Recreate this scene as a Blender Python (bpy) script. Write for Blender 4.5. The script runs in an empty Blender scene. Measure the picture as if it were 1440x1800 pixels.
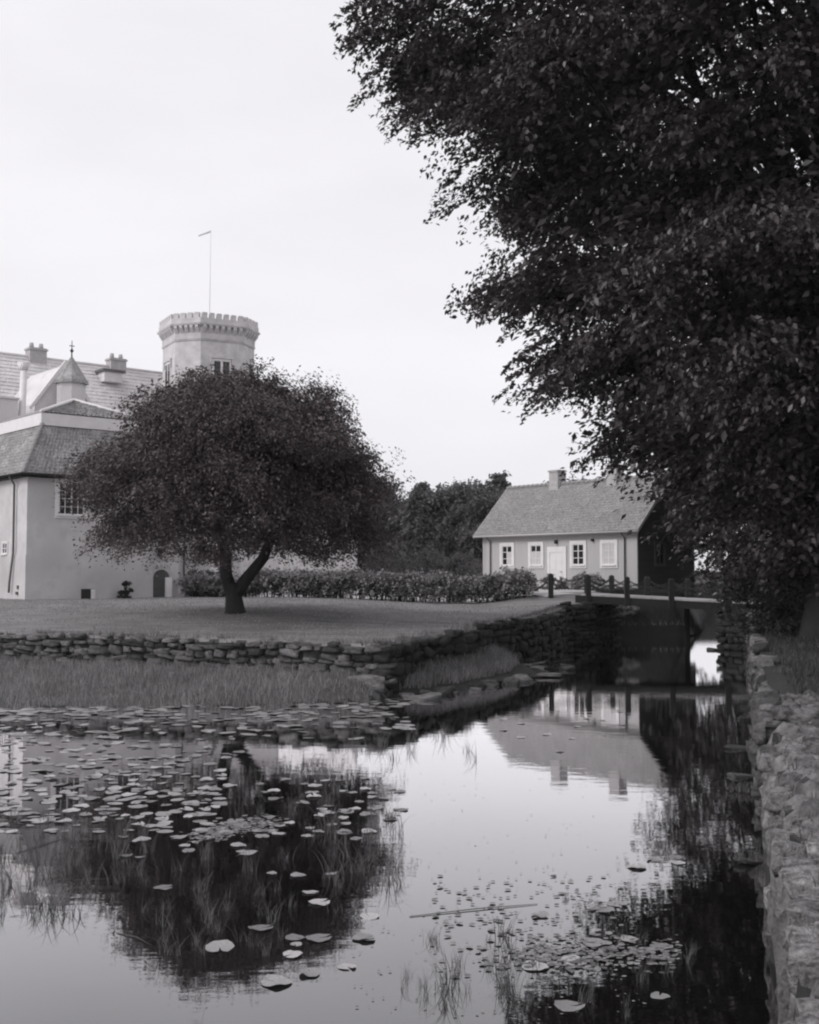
import bpy, math, random
import numpy as np
from mathutils import Vector, Matrix

R = math.radians
random.seed(7)
rng = np.random.default_rng(7)
scene = bpy.context.scene
COL = scene.collection

# ------------------------------------------------------------------ camera
cam_d = bpy.data.cameras.new('camera')
cam = bpy.data.objects.new('camera', cam_d)
COL.objects.link(cam)
F = 2000.0 / 1800.0                      # focal length in picture heights
cam_d.sensor_fit = 'VERTICAL'
cam_d.sensor_height = 24.0
cam_d.lens = 24.0 * F
cam_d.clip_end = 6000
cam.location = (0, 0, 3.5)
cam.rotation_euler = (R(90 + 2.95), 0, 0)
scene.camera = cam

# ------------------------------------------------------------------ sky, sun, exposure
SUN_EL, SUN_AZ = 34.0, -112.0            # azimuth clockwise from +Y: light comes from the left
world = bpy.data.worlds.new('World')
scene.world = world
world.use_nodes = True
wn, wl = world.node_tree.nodes, world.node_tree.links
wn.clear()
wout = wn.new('ShaderNodeOutputWorld')
bg = wn.new('ShaderNodeBackground')
sky = wn.new('ShaderNodeTexSky')
sky.sky_type = 'NISHITA'
sky.sun_disc = False
sky.sun_elevation = R(SUN_EL)
sky.sun_rotation = R(SUN_AZ)
sky.dust_density = 5.0
bw = wn.new('ShaderNodeRGBToBW')
wl.new(sky.outputs[0], bw.inputs[0])
# overcast veil: the clear sky is mostly replaced by an even cloud layer with faint soft structure
tc = wn.new('ShaderNodeTexCoord')
mp = wn.new('ShaderNodeMapping')
mp.inputs['Scale'].default_value = (1.2, 1.2, 4.0)
nz = wn.new('ShaderNodeTexNoise')
nz.inputs['Scale'].default_value = 2.2
nz.inputs['Detail'].default_value = 6
wl.new(tc.outputs['Generated'], mp.inputs[0])
wl.new(mp.outputs[0], nz.inputs['Vector'])
mr = wn.new('ShaderNodeMapRange')
mr.inputs['From Min'].default_value = 0.3
mr.inputs['From Max'].default_value = 0.7
mr.inputs['To Min'].default_value = 9.5
mr.inputs['To Max'].default_value = 10.6
wl.new(nz.outputs['Fac'], mr.inputs['Value'])
mx = wn.new('ShaderNodeMix')
mx.data_type = 'FLOAT'
mx.inputs['Factor'].default_value = 0.9
wl.new(bw.outputs[0], mx.inputs[2])
wl.new(mr.outputs[0], mx.inputs[3])
tint = wn.new('ShaderNodeMix')
tint.data_type = 'RGBA'
tint.blend_type = 'MULTIPLY'
tint.inputs[0].default_value = 1.0
wl.new(mx.outputs[0], tint.inputs[6])
tint.inputs[7].default_value = (1.0, 0.985, 1.03, 1)
wl.new(tint.outputs[2], bg.inputs['Color'])
bg.inputs['Strength'].default_value = 0.1
wl.new(bg.outputs[0], wout.inputs[0])

sd = bpy.data.lights.new('sun', 'SUN')
sd.energy = 1.5
sd.angle = R(22)
sd.color = (1.0, 0.985, 0.97)
sun = bpy.data.objects.new('sun', sd)
COL.objects.link(sun)
az, el = R(SUN_AZ), R(SUN_EL)
sdir = Vector((math.sin(az) * math.cos(el), math.cos(az) * math.cos(el), math.sin(el)))
sun.rotation_euler = (-sdir).to_track_quat('-Z', 'Y').to_euler()

scene.view_settings.view_transform = 'Standard'
scene.view_settings.look = 'None'
scene.view_settings.exposure = 0.0
scene.view_settings.gamma = 1.0
scene.view_settings.use_curve_mapping = False
scene.render.engine = 'CYCLES'
scene.cycles.max_bounces = 6
scene.cycles.diffuse_bounces = 3
scene.cycles.glossy_bounces = 3
scene.cycles.filter_width = 2.2          # a soft old lens
scene.cycles.use_denoising = True

# ------------------------------------------------------------------ materials (the photograph is black and white)
MATS = {}

def mat(name, v, rough=0.85, var=0.3, scale=3.0, bump=0.0, bscale=None, tintc=(1.02, 0.99, 1.0), rnd=0.0,
        island=0.0, spec=0.3, stretch=(1, 1, 1), trans=0.0, stain=None):
    m = bpy.data.materials.new(name)
    m.use_nodes = True
    N, L = m.node_tree.nodes, m.node_tree.links
    b = N['Principled BSDF']
    b.inputs['Roughness'].default_value = rough
    b.inputs['Specular IOR Level'].default_value = spec
    t = N.new('ShaderNodeTexCoord')
    mpn = N.new('ShaderNodeMapping')
    mpn.inputs['Scale'].default_value = stretch
    L.new(t.outputs['Object'], mpn.inputs[0])
    n1 = N.new('ShaderNodeTexNoise')
    n1.inputs['Scale'].default_value = scale
    n1.inputs['Detail'].default_value = 8
    n1.inputs['Roughness'].default_value = 0.65
    L.new(mpn.outputs[0], n1.inputs['Vector'])
    r = N.new('ShaderNodeMapRange')
    r.inputs['From Min'].default_value = 0.25
    r.inputs['From Max'].default_value = 0.75
    r.inputs['To Min'].default_value = 1.0 - var
    r.inputs['To Max'].default_value = 1.0 + var
    L.new(n1.outputs['Fac'], r.inputs['Value'])
    last = r.outputs[0]

    def mul(a, lo, hi, src):
        q = N.new('ShaderNodeMapRange')
        q.inputs['To Min'].default_value = lo
        q.inputs['To Max'].default_value = hi
        L.new(src, q.inputs['Value'])
        w = N.new('ShaderNodeMath')
        w.operation = 'MULTIPLY'
        L.new(a, w.inputs[0])
        L.new(q.outputs[0], w.inputs[1])
        return w.outputs[0]
    if rnd:
        oi = N.new('ShaderNodeObjectInfo')
        last = mul(last, 1 - rnd, 1 + rnd, oi.outputs['Random'])
    if island:
        ge = N.new('ShaderNodeNewGeometry')
        last = mul(last, 1 - island, 1 + island, ge.outputs['Random Per Island'])
    if stain:
        n3 = N.new('ShaderNodeTexNoise')
        n3.inputs['Scale'].default_value = stain[0]
        n3.inputs['Detail'].default_value = 5
        L.new(t.outputs['Object'], n3.inputs['Vector'])
        q = N.new('ShaderNodeMapRange')
        q.inputs['From Min'].default_value = 0.48
        q.inputs['From Max'].default_value = 0.66
        q.inputs['To Min'].default_value = 1.0
        q.inputs['To Max'].default_value = stain[1]
        L.new(n3.outputs['Fac'], q.inputs['Value'])
        w = N.new('ShaderNodeMath')
        w.operation = 'MULTIPLY'
        L.new(last, w.inputs[0])
        L.new(q.outputs[0], w.inputs[1])
        last = w.outputs[0]
    c = N.new('ShaderNodeMix')
    c.data_type = 'RGBA'
    c.blend_type = 'MULTIPLY'
    c.inputs[0].default_value = 1
    c.inputs[6].default_value = (v * tintc[0], v * tintc[1], v * tintc[2], 1)
    L.new(last, c.inputs[7])
    L.new(c.outputs[2], b.inputs['Base Color'])
    if bump:
        n2 = N.new('ShaderNodeTexNoise')
        n2.inputs['Scale'].default_value = bscale or scale * 4
        n2.inputs['Detail'].default_value = 6
        L.new(mpn.outputs[0], n2.inputs['Vector'])
        bp = N.new('ShaderNodeBump')
        bp.inputs['Strength'].default_value = bump
        bp.inputs['Distance'].default_value = 0.05
        L.new(n2.outputs['Fac'], bp.inputs['Height'])
        L.new(bp.outputs[0], b.inputs['Normal'])
    if trans:
        tr = N.new('ShaderNodeBsdfTranslucent')
        L.new(c.outputs[2], tr.inputs['Color'])
        ms = N.new('ShaderNodeMixShader')
        ms.inputs[0].default_value = trans
        L.new(b.outputs[0], ms.inputs[1])
        L.new(tr.outputs[0], ms.inputs[2])
        L.new(ms.outputs[0], N['Material Output'].inputs['Surface'])
    MATS[name] = m
    return m

mat('plaster', 0.55, 0.9, 0.22, 0.9, 0.4, 14, stain=(0.45, 0.8))
mat('plaster_pale', 0.62, 0.9, 0.10, 0.8, 0.2, 12)
mat('trim_white', 0.72, 0.7, 0.08, 2.0)
mat('roof_tile', 0.27, 0.8, 0.6, 7.0, 0.5, 24, stain=(1.1, 1.35))
mat('roof_slate', 0.66, 0.75, 0.18, 1.2, 0.3, 9, stain=(0.6, 0.8))
mat('house_tile', 0.27, 0.85, 0.45, 8.0, 0.4, 24, stain=(0.9, 1.15))
mat('tower_stone', 0.56, 0.9, 0.25, 1.4, 0.3, 6)
mat('boards_light', 0.45, 0.8, 0.10, 1.2, 0.25, 3, stretch=(9, 9, 0.5))
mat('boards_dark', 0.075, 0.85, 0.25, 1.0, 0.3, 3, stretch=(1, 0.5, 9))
mat('glass_dark', 0.012, 0.12, 0.1, 1.0, spec=0.5)
mat('glass_curtain', 0.55, 0.35, 0.15, 3.0, stretch=(6, 6, 0.4), spec=0.5)
mat('metal_grey', 0.12, 0.6, 0.2, 4)
mat('iron_dark', 0.03, 0.6, 0.2, 8)
mat('wood_post', 0.022, 0.8, 0.3, 6, 0.3, 20, rnd=0.2)
mat('wood_beam', 0.018, 0.85, 0.3, 4, 0.3, 20)
mat('wood_deck', 0.36, 0.85, 0.2, 5, 0.3, 20, rnd=0.15)
mat('brick_pale', 0.42, 0.9, 0.2, 4, 0.3, 18)
mat('stone_wall', 0.105, 0.9, 0.6, 4.0, 0.8, 9, rnd=0.75, stain=(2.4, 0.45))
mat('stone_shaded', 0.03, 0.9, 0.4, 2.5, 0.5, 9, rnd=0.5)  # darker stone copy: shade of side wall and abutments put into the colour
mat('stone_pale', 0.215, 0.92, 0.6, 5.0, 1.0, 16, rnd=0.45, stain=(3.2, 0.35))
mat('mortar', 0.155, 0.95, 0.7, 6.0, 1.0, 18, stain=(2.2, 0.4))
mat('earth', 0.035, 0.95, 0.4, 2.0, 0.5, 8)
mat('mud', 0.02, 0.9, 0.4, 2.0, 0.4, 8)
mat('lawn_grass', 0.22, 0.95, 0.42, 1.6, 0.6, 30, stretch=(0.35, 1.6, 1), spec=0.1, stain=(0.35, 0.82))
mat('rough_grass', 0.09, 0.95, 0.35, 1.4, 0.6, 16, spec=0.1)
mat('gravel', 0.42, 0.95, 0.15, 6, 0.4, 30)
mat('bark', 0.03, 0.95, 0.4, 3, 0.8, 9, stretch=(1, 1, 0.35))
mat('leaf_big', 0.058, 0.42, 0.3, 0.35, island=0.45, spec=0.5, trans=0.2, tintc=(1.1, 0.96, 0.99))
mat('leaf_garden', 0.095, 0.55, 0.3, 0.5, island=0.45, spec=0.2, trans=0.15, tintc=(1.12, 0.95, 0.98))
mat('leaf_wood', 0.12, 0.85, 0.4, 0.15, island=0.4, spec=0.15, trans=0.15)
mat('leaf_hedge', 0.24, 0.75, 0.3, 1.2, island=0.5, spec=0.2, trans=0.2)
mat('leaf_shrub', 0.12, 0.8, 0.3, 0.8, island=0.45, spec=0.2, trans=0.2)
mat('leaf_pale_shrub', 0.30, 0.8, 0.3, 0.8, island=0.4, spec=0.2, trans=0.3)
mat('leaf_ivy', 0.04, 0.7, 0.3, 1.0, island=0.5, spec=0.2, trans=0.15)
mat('grass_blade', 0.13, 0.85, 0.35, 0.8, island=0.45, spec=0.15, trans=0.3)
mat('grass_bank', 0.27, 0.85, 0.35, 0.8, island=0.5, spec=0.15, trans=0.3)
mat('grass_dry', 0.30, 0.85, 0.3, 0.8, island=0.45, spec=0.15, trans=0.3)
mat('reed_blade', 0.11, 0.6, 0.3, 1.0, island=0.5, spec=0.3, trans=0.25)
mat('lily_leaf', 0.31, 0.45, 0.4, 5.0, 0.4, 12, rnd=0.5, island=0.3, spec=0.5)
mat('grass_lawn', 0.31, 0.9, 0.3, 0.6, island=0.5, spec=0.1, trans=0.3)
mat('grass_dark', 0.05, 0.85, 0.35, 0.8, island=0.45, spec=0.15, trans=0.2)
mat('weed_mat', 0.17, 0.7, 0.4, 6.0, island=0.5)
mat('stick', 0.06, 0.9, 0.3, 5)
mat('flower_white', 0.8, 0.7, 0.05, 5)

def water_material():
    m = bpy.data.materials.new('water')
    m.use_nodes = True
    N, L = m.node_tree.nodes, m.node_tree.links
    N.remove(N['Principled BSDF'])
    t = N.new('ShaderNodeTexCoord')
    mpn = N.new('ShaderNodeMapping')
    mpn.inputs['Scale'].default_value = (0.7, 1.6, 1)
    L.new(t.outputs['Object'], mpn.inputs[0])
    n = N.new('ShaderNodeTexNoise')
    n.inputs['Scale'].default_value = 2.2
    n.inputs['Detail'].default_value = 4
    L.new(mpn.outputs[0], n.inputs['Vector'])
    bp = N.new('ShaderNodeBump')
    bp.inputs['Strength'].default_value = 0.03
    bp.inputs['Distance'].default_value = 0.05
    L.new(n.outputs['Fac'], bp.inputs['Height'])
    fr = N.new('ShaderNodeFresnel')
    fr.inputs['IOR'].default_value = 1.333
    pw = N.new('ShaderNodeMath')
    pw.operation = 'POWER'
    pw.inputs[1].default_value = 0.95
    L.new(fr.outputs[0], pw.inputs[0])
    sc = N.new('ShaderNodeMath')
    sc.operation = 'MULTIPLY'
    sc.use_clamp = True
    sc.inputs[1].default_value = 2.25
    L.new(pw.outputs[0], sc.inputs[0])
    d = N.new('ShaderNodeBsdfDiffuse')
    d.inputs['Color'].default_value = (0.006, 0.0055, 0.0055, 1)
    g = N.new('ShaderNodeBsdfGlossy')
    g.inputs['Color'].default_value = (0.97, 0.96, 0.97, 1)
    g.inputs['Roughness'].default_value = 0.015
    L.new(bp.outputs[0], g.inputs['Normal'])
    ms = N.new('ShaderNodeMixShader')
    L.new(sc.outputs[0], ms.inputs[0])
    L.new(d.outputs[0], ms.inputs[1])
    L.new(g.outputs[0], ms.inputs[2])
    L.new(ms.outputs[0], N['Material Output'].inputs['Surface'])
    MATS['water'] = m
water_material()

# ------------------------------------------------------------------ helpers
def tag(o, label=None, cat=None, group=None, kind=None):
    if label: o['label'] = label
    if cat: o['category'] = cat
    if group: o['group'] = group
    if kind: o['kind'] = kind
    return o

def empty(name, loc, rz=0.0, label=None, cat=None, group=None):
    o = bpy.data.objects.new(name, None)
    o.empty_display_size = 0.3
    COL.objects.link(o)
    o.location = loc
    o.rotation_euler = (0, 0, rz)
    return tag(o, label, cat, group)

def link_mesh(name, me, parent=None, loc=None, rot=None, scale=None):
    o = bpy.data.objects.new(name, me)
    COL.objects.link(o)
    if parent: o.parent = parent
    if loc is not None: o.location = loc
    if rot is not None: o.rotation_euler = rot
    if scale is not None: o.scale = scale
    return o

class MB:
    """collects verts and faces; build() links them as one mesh object"""
    def __init__(self):
        self.v, self.f = [], []
    def add(self, vs, fs):
        k = len(self.v)
        self.v += [tuple(p) for p in vs]
        self.f += [tuple(i + k for i in q) for q in fs]
        return self
    def box(self, x0, x1, y0, y1, z0, z1):
        vs = [(x0, y0, z0), (x1, y0, z0), (x1, y1, z0), (x0, y1, z0), (x0, y0, z1), (x1, y0, z1), (x1, y1, z1), (x0, y1, z1)]
        return self.add(vs, [(3, 2, 1, 0), (4, 5, 6, 7), (0, 1, 5, 4), (1, 2, 6, 5), (2, 3, 7, 6), (3, 0, 4, 7)])
    def prism(self, poly, z0, z1, poly2=None):
        n = len(poly)
        p2 = poly2 or poly
        vs = [(x, y, z0) for x, y in poly] + [(x, y, z1) for x, y in p2]
        fs = [tuple(range(n))[::-1], tuple(range(n, 2 * n))] + [(i, (i + 1) % n, n + (i + 1) % n, n + i) for i in range(n)]
        return self.add(vs, fs)
    def extrude(self, poly3, off):
        n = len(poly3)
        o = Vector(off)
        vs = [Vector(p) for p in poly3] + [Vector(p) + o for p in poly3]
        fs = [tuple(range(n))[::-1], tuple(range(n, 2 * n))] + [(i, (i + 1) % n, n + (i + 1) % n, n + i) for i in range(n)]
        return self.add(vs, fs)
    def tube(self, pts, radii, seg=8, cap=True):
        pts = [Vector(p) for p in pts]
        if not hasattr(radii, '__len__'): radii = [radii] * len(pts)
        k = len(self.v)
        up = Vector((0.13, 0.31, 0.94))
        for i, p in enumerate(pts):
            a = pts[max(i - 1, 0)]
            b = pts[min(i + 1, len(pts) - 1)]
            t = (b - a).normalized()
            x = t.cross(up)
            if x.length < 1e-3: x = t.cross(Vector((1, 0, 0)))
            x.normalize()
            y = t.cross(x)
            for j in range(seg):
                an = 2 * math.pi * j / seg
                q = p + (x * math.cos(an) + y * math.sin(an)) * radii[i]
                self.v.append(tuple(q))
        for i in range(len(pts) - 1):
            for j in range(seg):
                a = k + i * seg + j
                b = k + i * seg + (j + 1) % seg
                self.f.append((a, b, b + seg, a + seg))
        if cap:
            self.f.append(tuple(k + j for j in range(seg))[::-1])
            self.f.append(tuple(k + (len(pts) - 1) * seg + j for j in range(seg)))
        return self
    def mesh(self, name, m, smooth=False):
        me = bpy.data.meshes.new(name)
        me.from_pydata(self.v, [], self.f)
        me.materials.append(MATS[m])
        if smooth:
            me.shade_smooth()
        me.update()
        return me
    def build(self, name, m, parent=None, smooth=False, loc=None, rot=None, scale=None):
        return link_mesh(name, self.mesh(name, m, smooth), parent, loc, rot, scale)

def np_mesh(name, V, Fc, m, smooth=False):
    """V (n,3), Fc (k,3 or 4) arrays"""
    me = bpy.data.meshes.new(name)
    V = np.asarray(V, dtype=np.float32)
    Fc = np.asarray(Fc, dtype=np.int32)
    me.vertices.add(len(V))
    me.vertices.foreach_set('co', V.ravel())
    k = Fc.shape[1]
    me.loops.add(Fc.size)
    me.loops.foreach_set('vertex_index', Fc.ravel())
    me.polygons.add(len(Fc))
    me.polygons.foreach_set('loop_start', np.arange(0, Fc.size, k, dtype=np.int32))
    me.update(calc_edges=True)
    me.validate()
    me.materials.append(MATS[m])
    if smooth: me.shade_smooth()
    return me

def unit(a):
    return a / (np.linalg.norm(a, axis=-1, keepdims=True) + 1e-9)

def leaf_geo(P, N, D, size, aspect=0.55, fold=0.25):
    """P centres, N normals, D leaf directions -> folded two-triangle leaves"""
    N = unit(N)
    D = unit(D - N * np.sum(D * N, axis=1, keepdims=True))
    S = np.cross(N, D)
    size = np.asarray(size).reshape(-1, 1)
    b = P - D * size * 0.5
    t = P + D * size * 0.5
    mid = P - D * size * 0.08
    l = mid + S * size * aspect * 0.5 + N * size * fold * 0.3
    r = mid - S * size * aspect * 0.5 + N * size * fold * 0.3
    n = len(P)
    V = np.stack([b, l, t, r], axis=1).reshape(-1, 3)
    k = np.arange(n)[:, None] * 4
    Fc = np.concatenate([k + np.array([[0, 2, 1]]), k + np.array([[0, 3, 2]])], axis=1).reshape(-1, 3)
    return V, Fc

def blade_geo(B, H, lean, width, rg, seg=3, curl=0.5):
    """tapering bent blades: B bases (n,3), H heights"""
    n = len(B)
    H = np.asarray(H).reshape(-1)
    a = rg.uniform(0, 2 * np.pi, n)
    d = np.stack([np.cos(a), np.sin(a), np.zeros(n)], 1)
    fa = rg.uniform(0, 2 * np.pi, n)
    s = np.stack([np.cos(fa), np.sin(fa), np.zeros(n)], 1)
    ln = rg.uniform(0.2, 1.0, n) * lean
    rows = []
    for i in range(seg + 1):
        t = i / seg
        c = B + d * (ln * H * (t ** 1.8))[:, None]
        c = c + np.array([0, 0, 1.0]) * (H * (t - curl * ln * 0.6 * t ** 3))[:, None]
        w = width * (1 - t) ** 0.8 + 0.0006
        rows.append(c - s * w * 0.5)
        rows.append(c + s * w * 0.5)
    V = np.stack(rows, axis=1).reshape(-1, 3)
    m = 2 * (seg + 1)
    k = np.arange(n)[:, None] * m
    q = []
    for i in range(seg):
        q.append(k + np.array([[2 * i, 2 * i + 1, 2 * i + 3, 2 * i + 2]]))
    Fc = np.stack(q, axis=1).reshape(-1, 4)
    return V, Fc

def in_poly(X, Y, poly):
    ins = np.zeros(X.shape, bool)
    n = len(poly)
    for i in range(n):
        x0, y0 = poly[i]
        x1, y1 = poly[(i + 1) % n]
        c = ((y0 > Y) != (y1 > Y)) & (X < (x1 - x0) * (Y - y0) / (y1 - y0 + 1e-12) + x0)
        ins ^= c
    return ins

def dist_line(X, Y, pts):
    d = np.full(X.shape, 1e9)
    for (x0, y0), (x1, y1) in zip(pts[:-1], pts[1:]):
        dx, dy = x1 - x0, y1 - y0
        t = np.clip(((X - x0) * dx + (Y - y0) * dy) / (dx * dx + dy * dy), 0, 1)
        d = np.minimum(d, np.hypot(X - x0 - t * dx, Y - y0 - t * dy))
    return d

def sstep(t):
    t = np.clip(t, 0, 1)
    return t * t * (3 - 2 * t)

def vnoise(X, Y, s, seed=0):
    r = np.random.default_rng(seed)
    o = np.zeros_like(X)
    for k in range(5):
        a, p, f = r.uniform(0, 6.28), r.uniform(0, 6.28), s * (1.6 ** k)
        a2, p2 = a + 1.7, r.uniform(0, 6.28)
        o += np.sin((X * math.cos(a) + Y * math.sin(a)) * f + p) * np.sin((X * math.cos(a2) + Y * math.sin(a2)) * f + p2) / (1.4 ** k)
    return o / 2.2

# ------------------------------------------------------------------ terrain and water
FRONT_WALL = [(-34, 42.2), (-12.9, 35.7), (-6.5, 33.6), (-0.7, 31.5)]
SIDE_WALL = [(-0.7, 31.5), (0.26, 34.2), (1.88, 37.2), (2.6, 39.8), (4.0, 42.8), (5.05, 45.3), (7.1, 52.6)]
LEFT_ABUT = [(7.1, 52.6), (8.5, 53.9), (10.2, 56.7)]
LAWN_POLY = FRONT_WALL + SIDE_WALL[1:] + LEFT_ABUT[1:] + [(11.0, 60.8), (15.0, 60.9), (17.3, 67), (21.8, 85), (24.0, 92),
             (30, 92), (30, 3000), (-3000, 3000), (-3000, 44)]
BANK_WATER = [(-34, 36.0), (-20, 31.6), (-10.6, 29.3), (-6, 29.5), (-3, 29.9), (-0.95, 30.8), (-0.65, 31.3)]
FRONT_BANK = BANK_WATER + FRONT_WALL[::-1]
MUD_WATER = [(-0.65, 31.3), (-0.2, 31.2), (0.6, 32.2), (1.4, 33.4), (2.6, 35.2), (3.5, 37.0), (4.3, 38.6), (4.5, 40.2), (3.9, 41.4), (3.3, 41.4)]
MUD_POLY = MUD_WATER + [(2.6, 39.8), (1.88, 37.2), (0.26, 34.2)]
RW = [(0.4, -6.0, 1.2), (1.2, 2.0, 1.22), (1.62, 4.6, 1.23), (1.99, 5.98, 1.24), (2.35, 7.0, 1.25), (2.86, 8.5, 1.25), (3.10, 9.3, 1.25), (3.46, 10.7, 1.26),
      (4.05, 12.8, 1.30), (5.12, 16.3, 1.36), (6.6, 20.8, 1.46), (8.98, 29.2, 1.6), (12.0, 39.6, 1.75), (14.3, 47.4, 1.86), (14.9, 49.6, 1.9)]
RWL = [(x, y) for x, y, z in RW]
RIGHT_ABUT = [(14.9, 49.6), (14.0, 51.0), (15.6, 53.7)]
RIGHT_POLY = RWL + [(14.0, 51.0), (15.6, 53.7), (17.2, 57), (20.2, 66), (26.4, 86), (28, 92), (30, 92.01), (30, 3000), (3000, 3000), (3000, -6)]

def rw_z(Y):
    return np.interp(Y, [p[1] for p in RW], [p[2] for p in RW])

def lawn_z(X, Y):
    zl = np.interp(Y, [31, 36, 41, 52, 60], [1.42, 1.56, 2.0, 2.17, 2.17])
    zr = np.interp(Y, [31, 40, 53, 60], [1.42, 1.60, 1.80, 2.0])
    b = sstep((X + 6) / 9)
    z = zl * (1 - b) + zr * b
    z = z + 0.45 * sstep((X - 3) / 4) * sstep((Y - 53.6) / 2.2)
    return z

MOAT_BACK = [(10.2, 56.7), (11.0, 60.3), (15.0, 60.4), (17.3, 67), (21.8, 85), (24.0, 92), (30, 92)]
MOAT_BACK_R = [(15.6, 53.7), (17.2, 57), (20.2, 66), (26.4, 86), (28, 92)]

def height(X, Y):
    """ground height and a class: 0 bed, 1 lawn side, 2 front bank, 3 mud bank, 4 right bank"""
    H = np.full(X.shape, -0.9)
    K = np.zeros(X.shape, int)
    lw = in_poly(X, Y, LAWN_POLY)
    H = np.where(lw, lawn_z(X, Y) + 0.03 * vnoise(X, Y, 0.5, 3), H)
    K = np.where(lw, 1, K)
    fb = in_poly(X, Y, FRONT_BANK) & ~lw
    dw, dl = dist_line(X, Y, BANK_WATER), dist_line(X, Y, FRONT_WALL)
    H = np.where(fb, 0.74 * (dw / (dw + dl + 1e-6)) ** 0.75 + 0.05 * vnoise(X, Y, 2.0, 5) * sstep(dw) - 0.01, H)
    K = np.where(fb, 2, K)
    mb = in_poly(X, Y, MUD_POLY) & ~lw
    dm = dist_line(X, Y, MUD_WATER)
    H = np.where(mb, 0.08 + 0.62 * sstep(dm / 1.8) + 0.04 * vnoise(X, Y, 3.0, 6), H)
    K = np.where(mb, 3, K)
    rb = in_poly(X, Y, RIGHT_POLY) & ~lw
    dr = dist_line(X, Y, RWL)
    H = np.where(rb, rw_z(Y) - 0.12 + 0.55 * sstep((dr - 1.0) / 6) + 0.07 * vnoise(X, Y, 1.3, 8), H)
    K = np.where(rb, 4, K)
    db = np.minimum(dist_line(X, Y, MOAT_BACK[1:]), dist_line(X, Y, MOAT_BACK_R))
    H = np.where(K > 0, 0.02 + (H - 0.02) * sstep(db / 1.7 + 0.02), H)
    bed = K == 0
    sh = np.minimum(dist_line(X, Y, BANK_WATER), dist_line(X, Y, MUD_WATER))
    H = np.where(bed, -0.05 - 0.8 * sstep(sh / 2.5), H)
    far = sstep((Y - 100) / 60)
    H = H + far * 0.6
    return H, K

def ground_z(x, y):
    h, k = height(np.array([float(x)]), np.array([float(y)]))
    return float(h[0])

def build_ground():
    xs = np.concatenate([[-3000, -1200, -500, -220, -120, -80, -60, -48, -40, -36], np.arange(-33, 30.01, 0.28), [33, 38, 46, 60, 90, 150, 300, 700, 1500, 3000]])
    ys = np.concatenate([[-200, -80, -40, -20, -10, -6], np.arange(-3, 94.01, 0.28), [97, 102, 110, 125, 150, 190, 260, 400, 800, 1600, 3000]])
    X, Y = np.meshgrid(xs, ys)
    H, K = height(X, Y)
    nx, ny = len(xs), len(ys)
    V = np.stack([X.ravel(), Y.ravel(), H.ravel()], 1)
    idx = np.arange(nx * ny).reshape(ny, nx)
    Q = np.stack([idx[:-1, :-1], idx[:-1, 1:], idx[1:, 1:], idx[1:, :-1]], -1).reshape(-1, 4)
    cx = V[Q, 0].mean(1)
    cy = V[Q, 1].mean(1)
    _, fk = height(cx, cy)
    lawnish = fk == 1
    yard = lawnish & (cy > 58.5) & (cy < 100) & (cx > -9) & (cx < 9.5 + 0 * cy)
    lawn = lawnish & ~yard & (cy < 100) & ~((cx > 9.5) & (cy > 56))
    groups = [('lawn', lawn, 'lawn_grass'), ('gravel_yard', yard, 'gravel'), ('pond_bed', fk == 0, 'mud'),
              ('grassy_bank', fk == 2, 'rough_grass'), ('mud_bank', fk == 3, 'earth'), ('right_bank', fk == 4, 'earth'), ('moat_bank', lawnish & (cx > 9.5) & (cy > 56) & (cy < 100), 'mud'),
              ('ground', lawnish & ~lawn & ~yard & ~((cx > 9.5) & (cy > 56) & (cy < 100)), 'rough_grass')]
    for name, mask, m in groups:
        q = Q[mask]
        u, inv = np.unique(q.ravel(), return_inverse=True)
        me = np_mesh(name, V[u], inv.reshape(-1, 4), m, smooth=True)
        o = link_mesh(name, me)
        tag(o, kind='structure')
build_ground()
w = MB()
w.add([(-600, -60, 0), (40, -60, 0), (40, 95, 0), (-600, 95, 0)], [(0, 1, 2, 3)])
tag(w.build('water', 'water'), kind='structure')

# gravel path from the bridge to the house yard: a sheet laid just above the ground
def build_path():
    mid = [(7.4, 55.6), (6.6, 57.0), (6.0, 59.0), (5.0, 61.5), (3.5, 64)]
    wid = [1.3, 1.5, 1.9, 2.4, 3.0]
    V, Fc = [], []
    n = 9
    for i in range(25):
        t = i / 24 * 4
        k = min(int(t), 3)
        a, b = Vector(mid[k]), Vector(mid[k + 1])
        p = a.lerp(b, t - k)
        d = (b - a).normalized()
        s = Vector((-d.y, d.x))
        ww = wid[k] + (wid[k + 1] - wid[k]) * (t - k)
        for j in range(n):
            q = p + s * ww * (j / (n - 1) - 0.5) * 2 * 0.75
            V.append((q.x, q.y, ground_z(q.x, q.y) + 0.03))
    for i in range(24):
        for j in range(n - 1):
            a = i * n + j
            Fc.append((a, a + 1, a + n + 1, a + n))
    m = MB().add(V, Fc)
    tag(m.build('gravel_path', 'gravel', smooth=True), kind='structure')
build_path()

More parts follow.
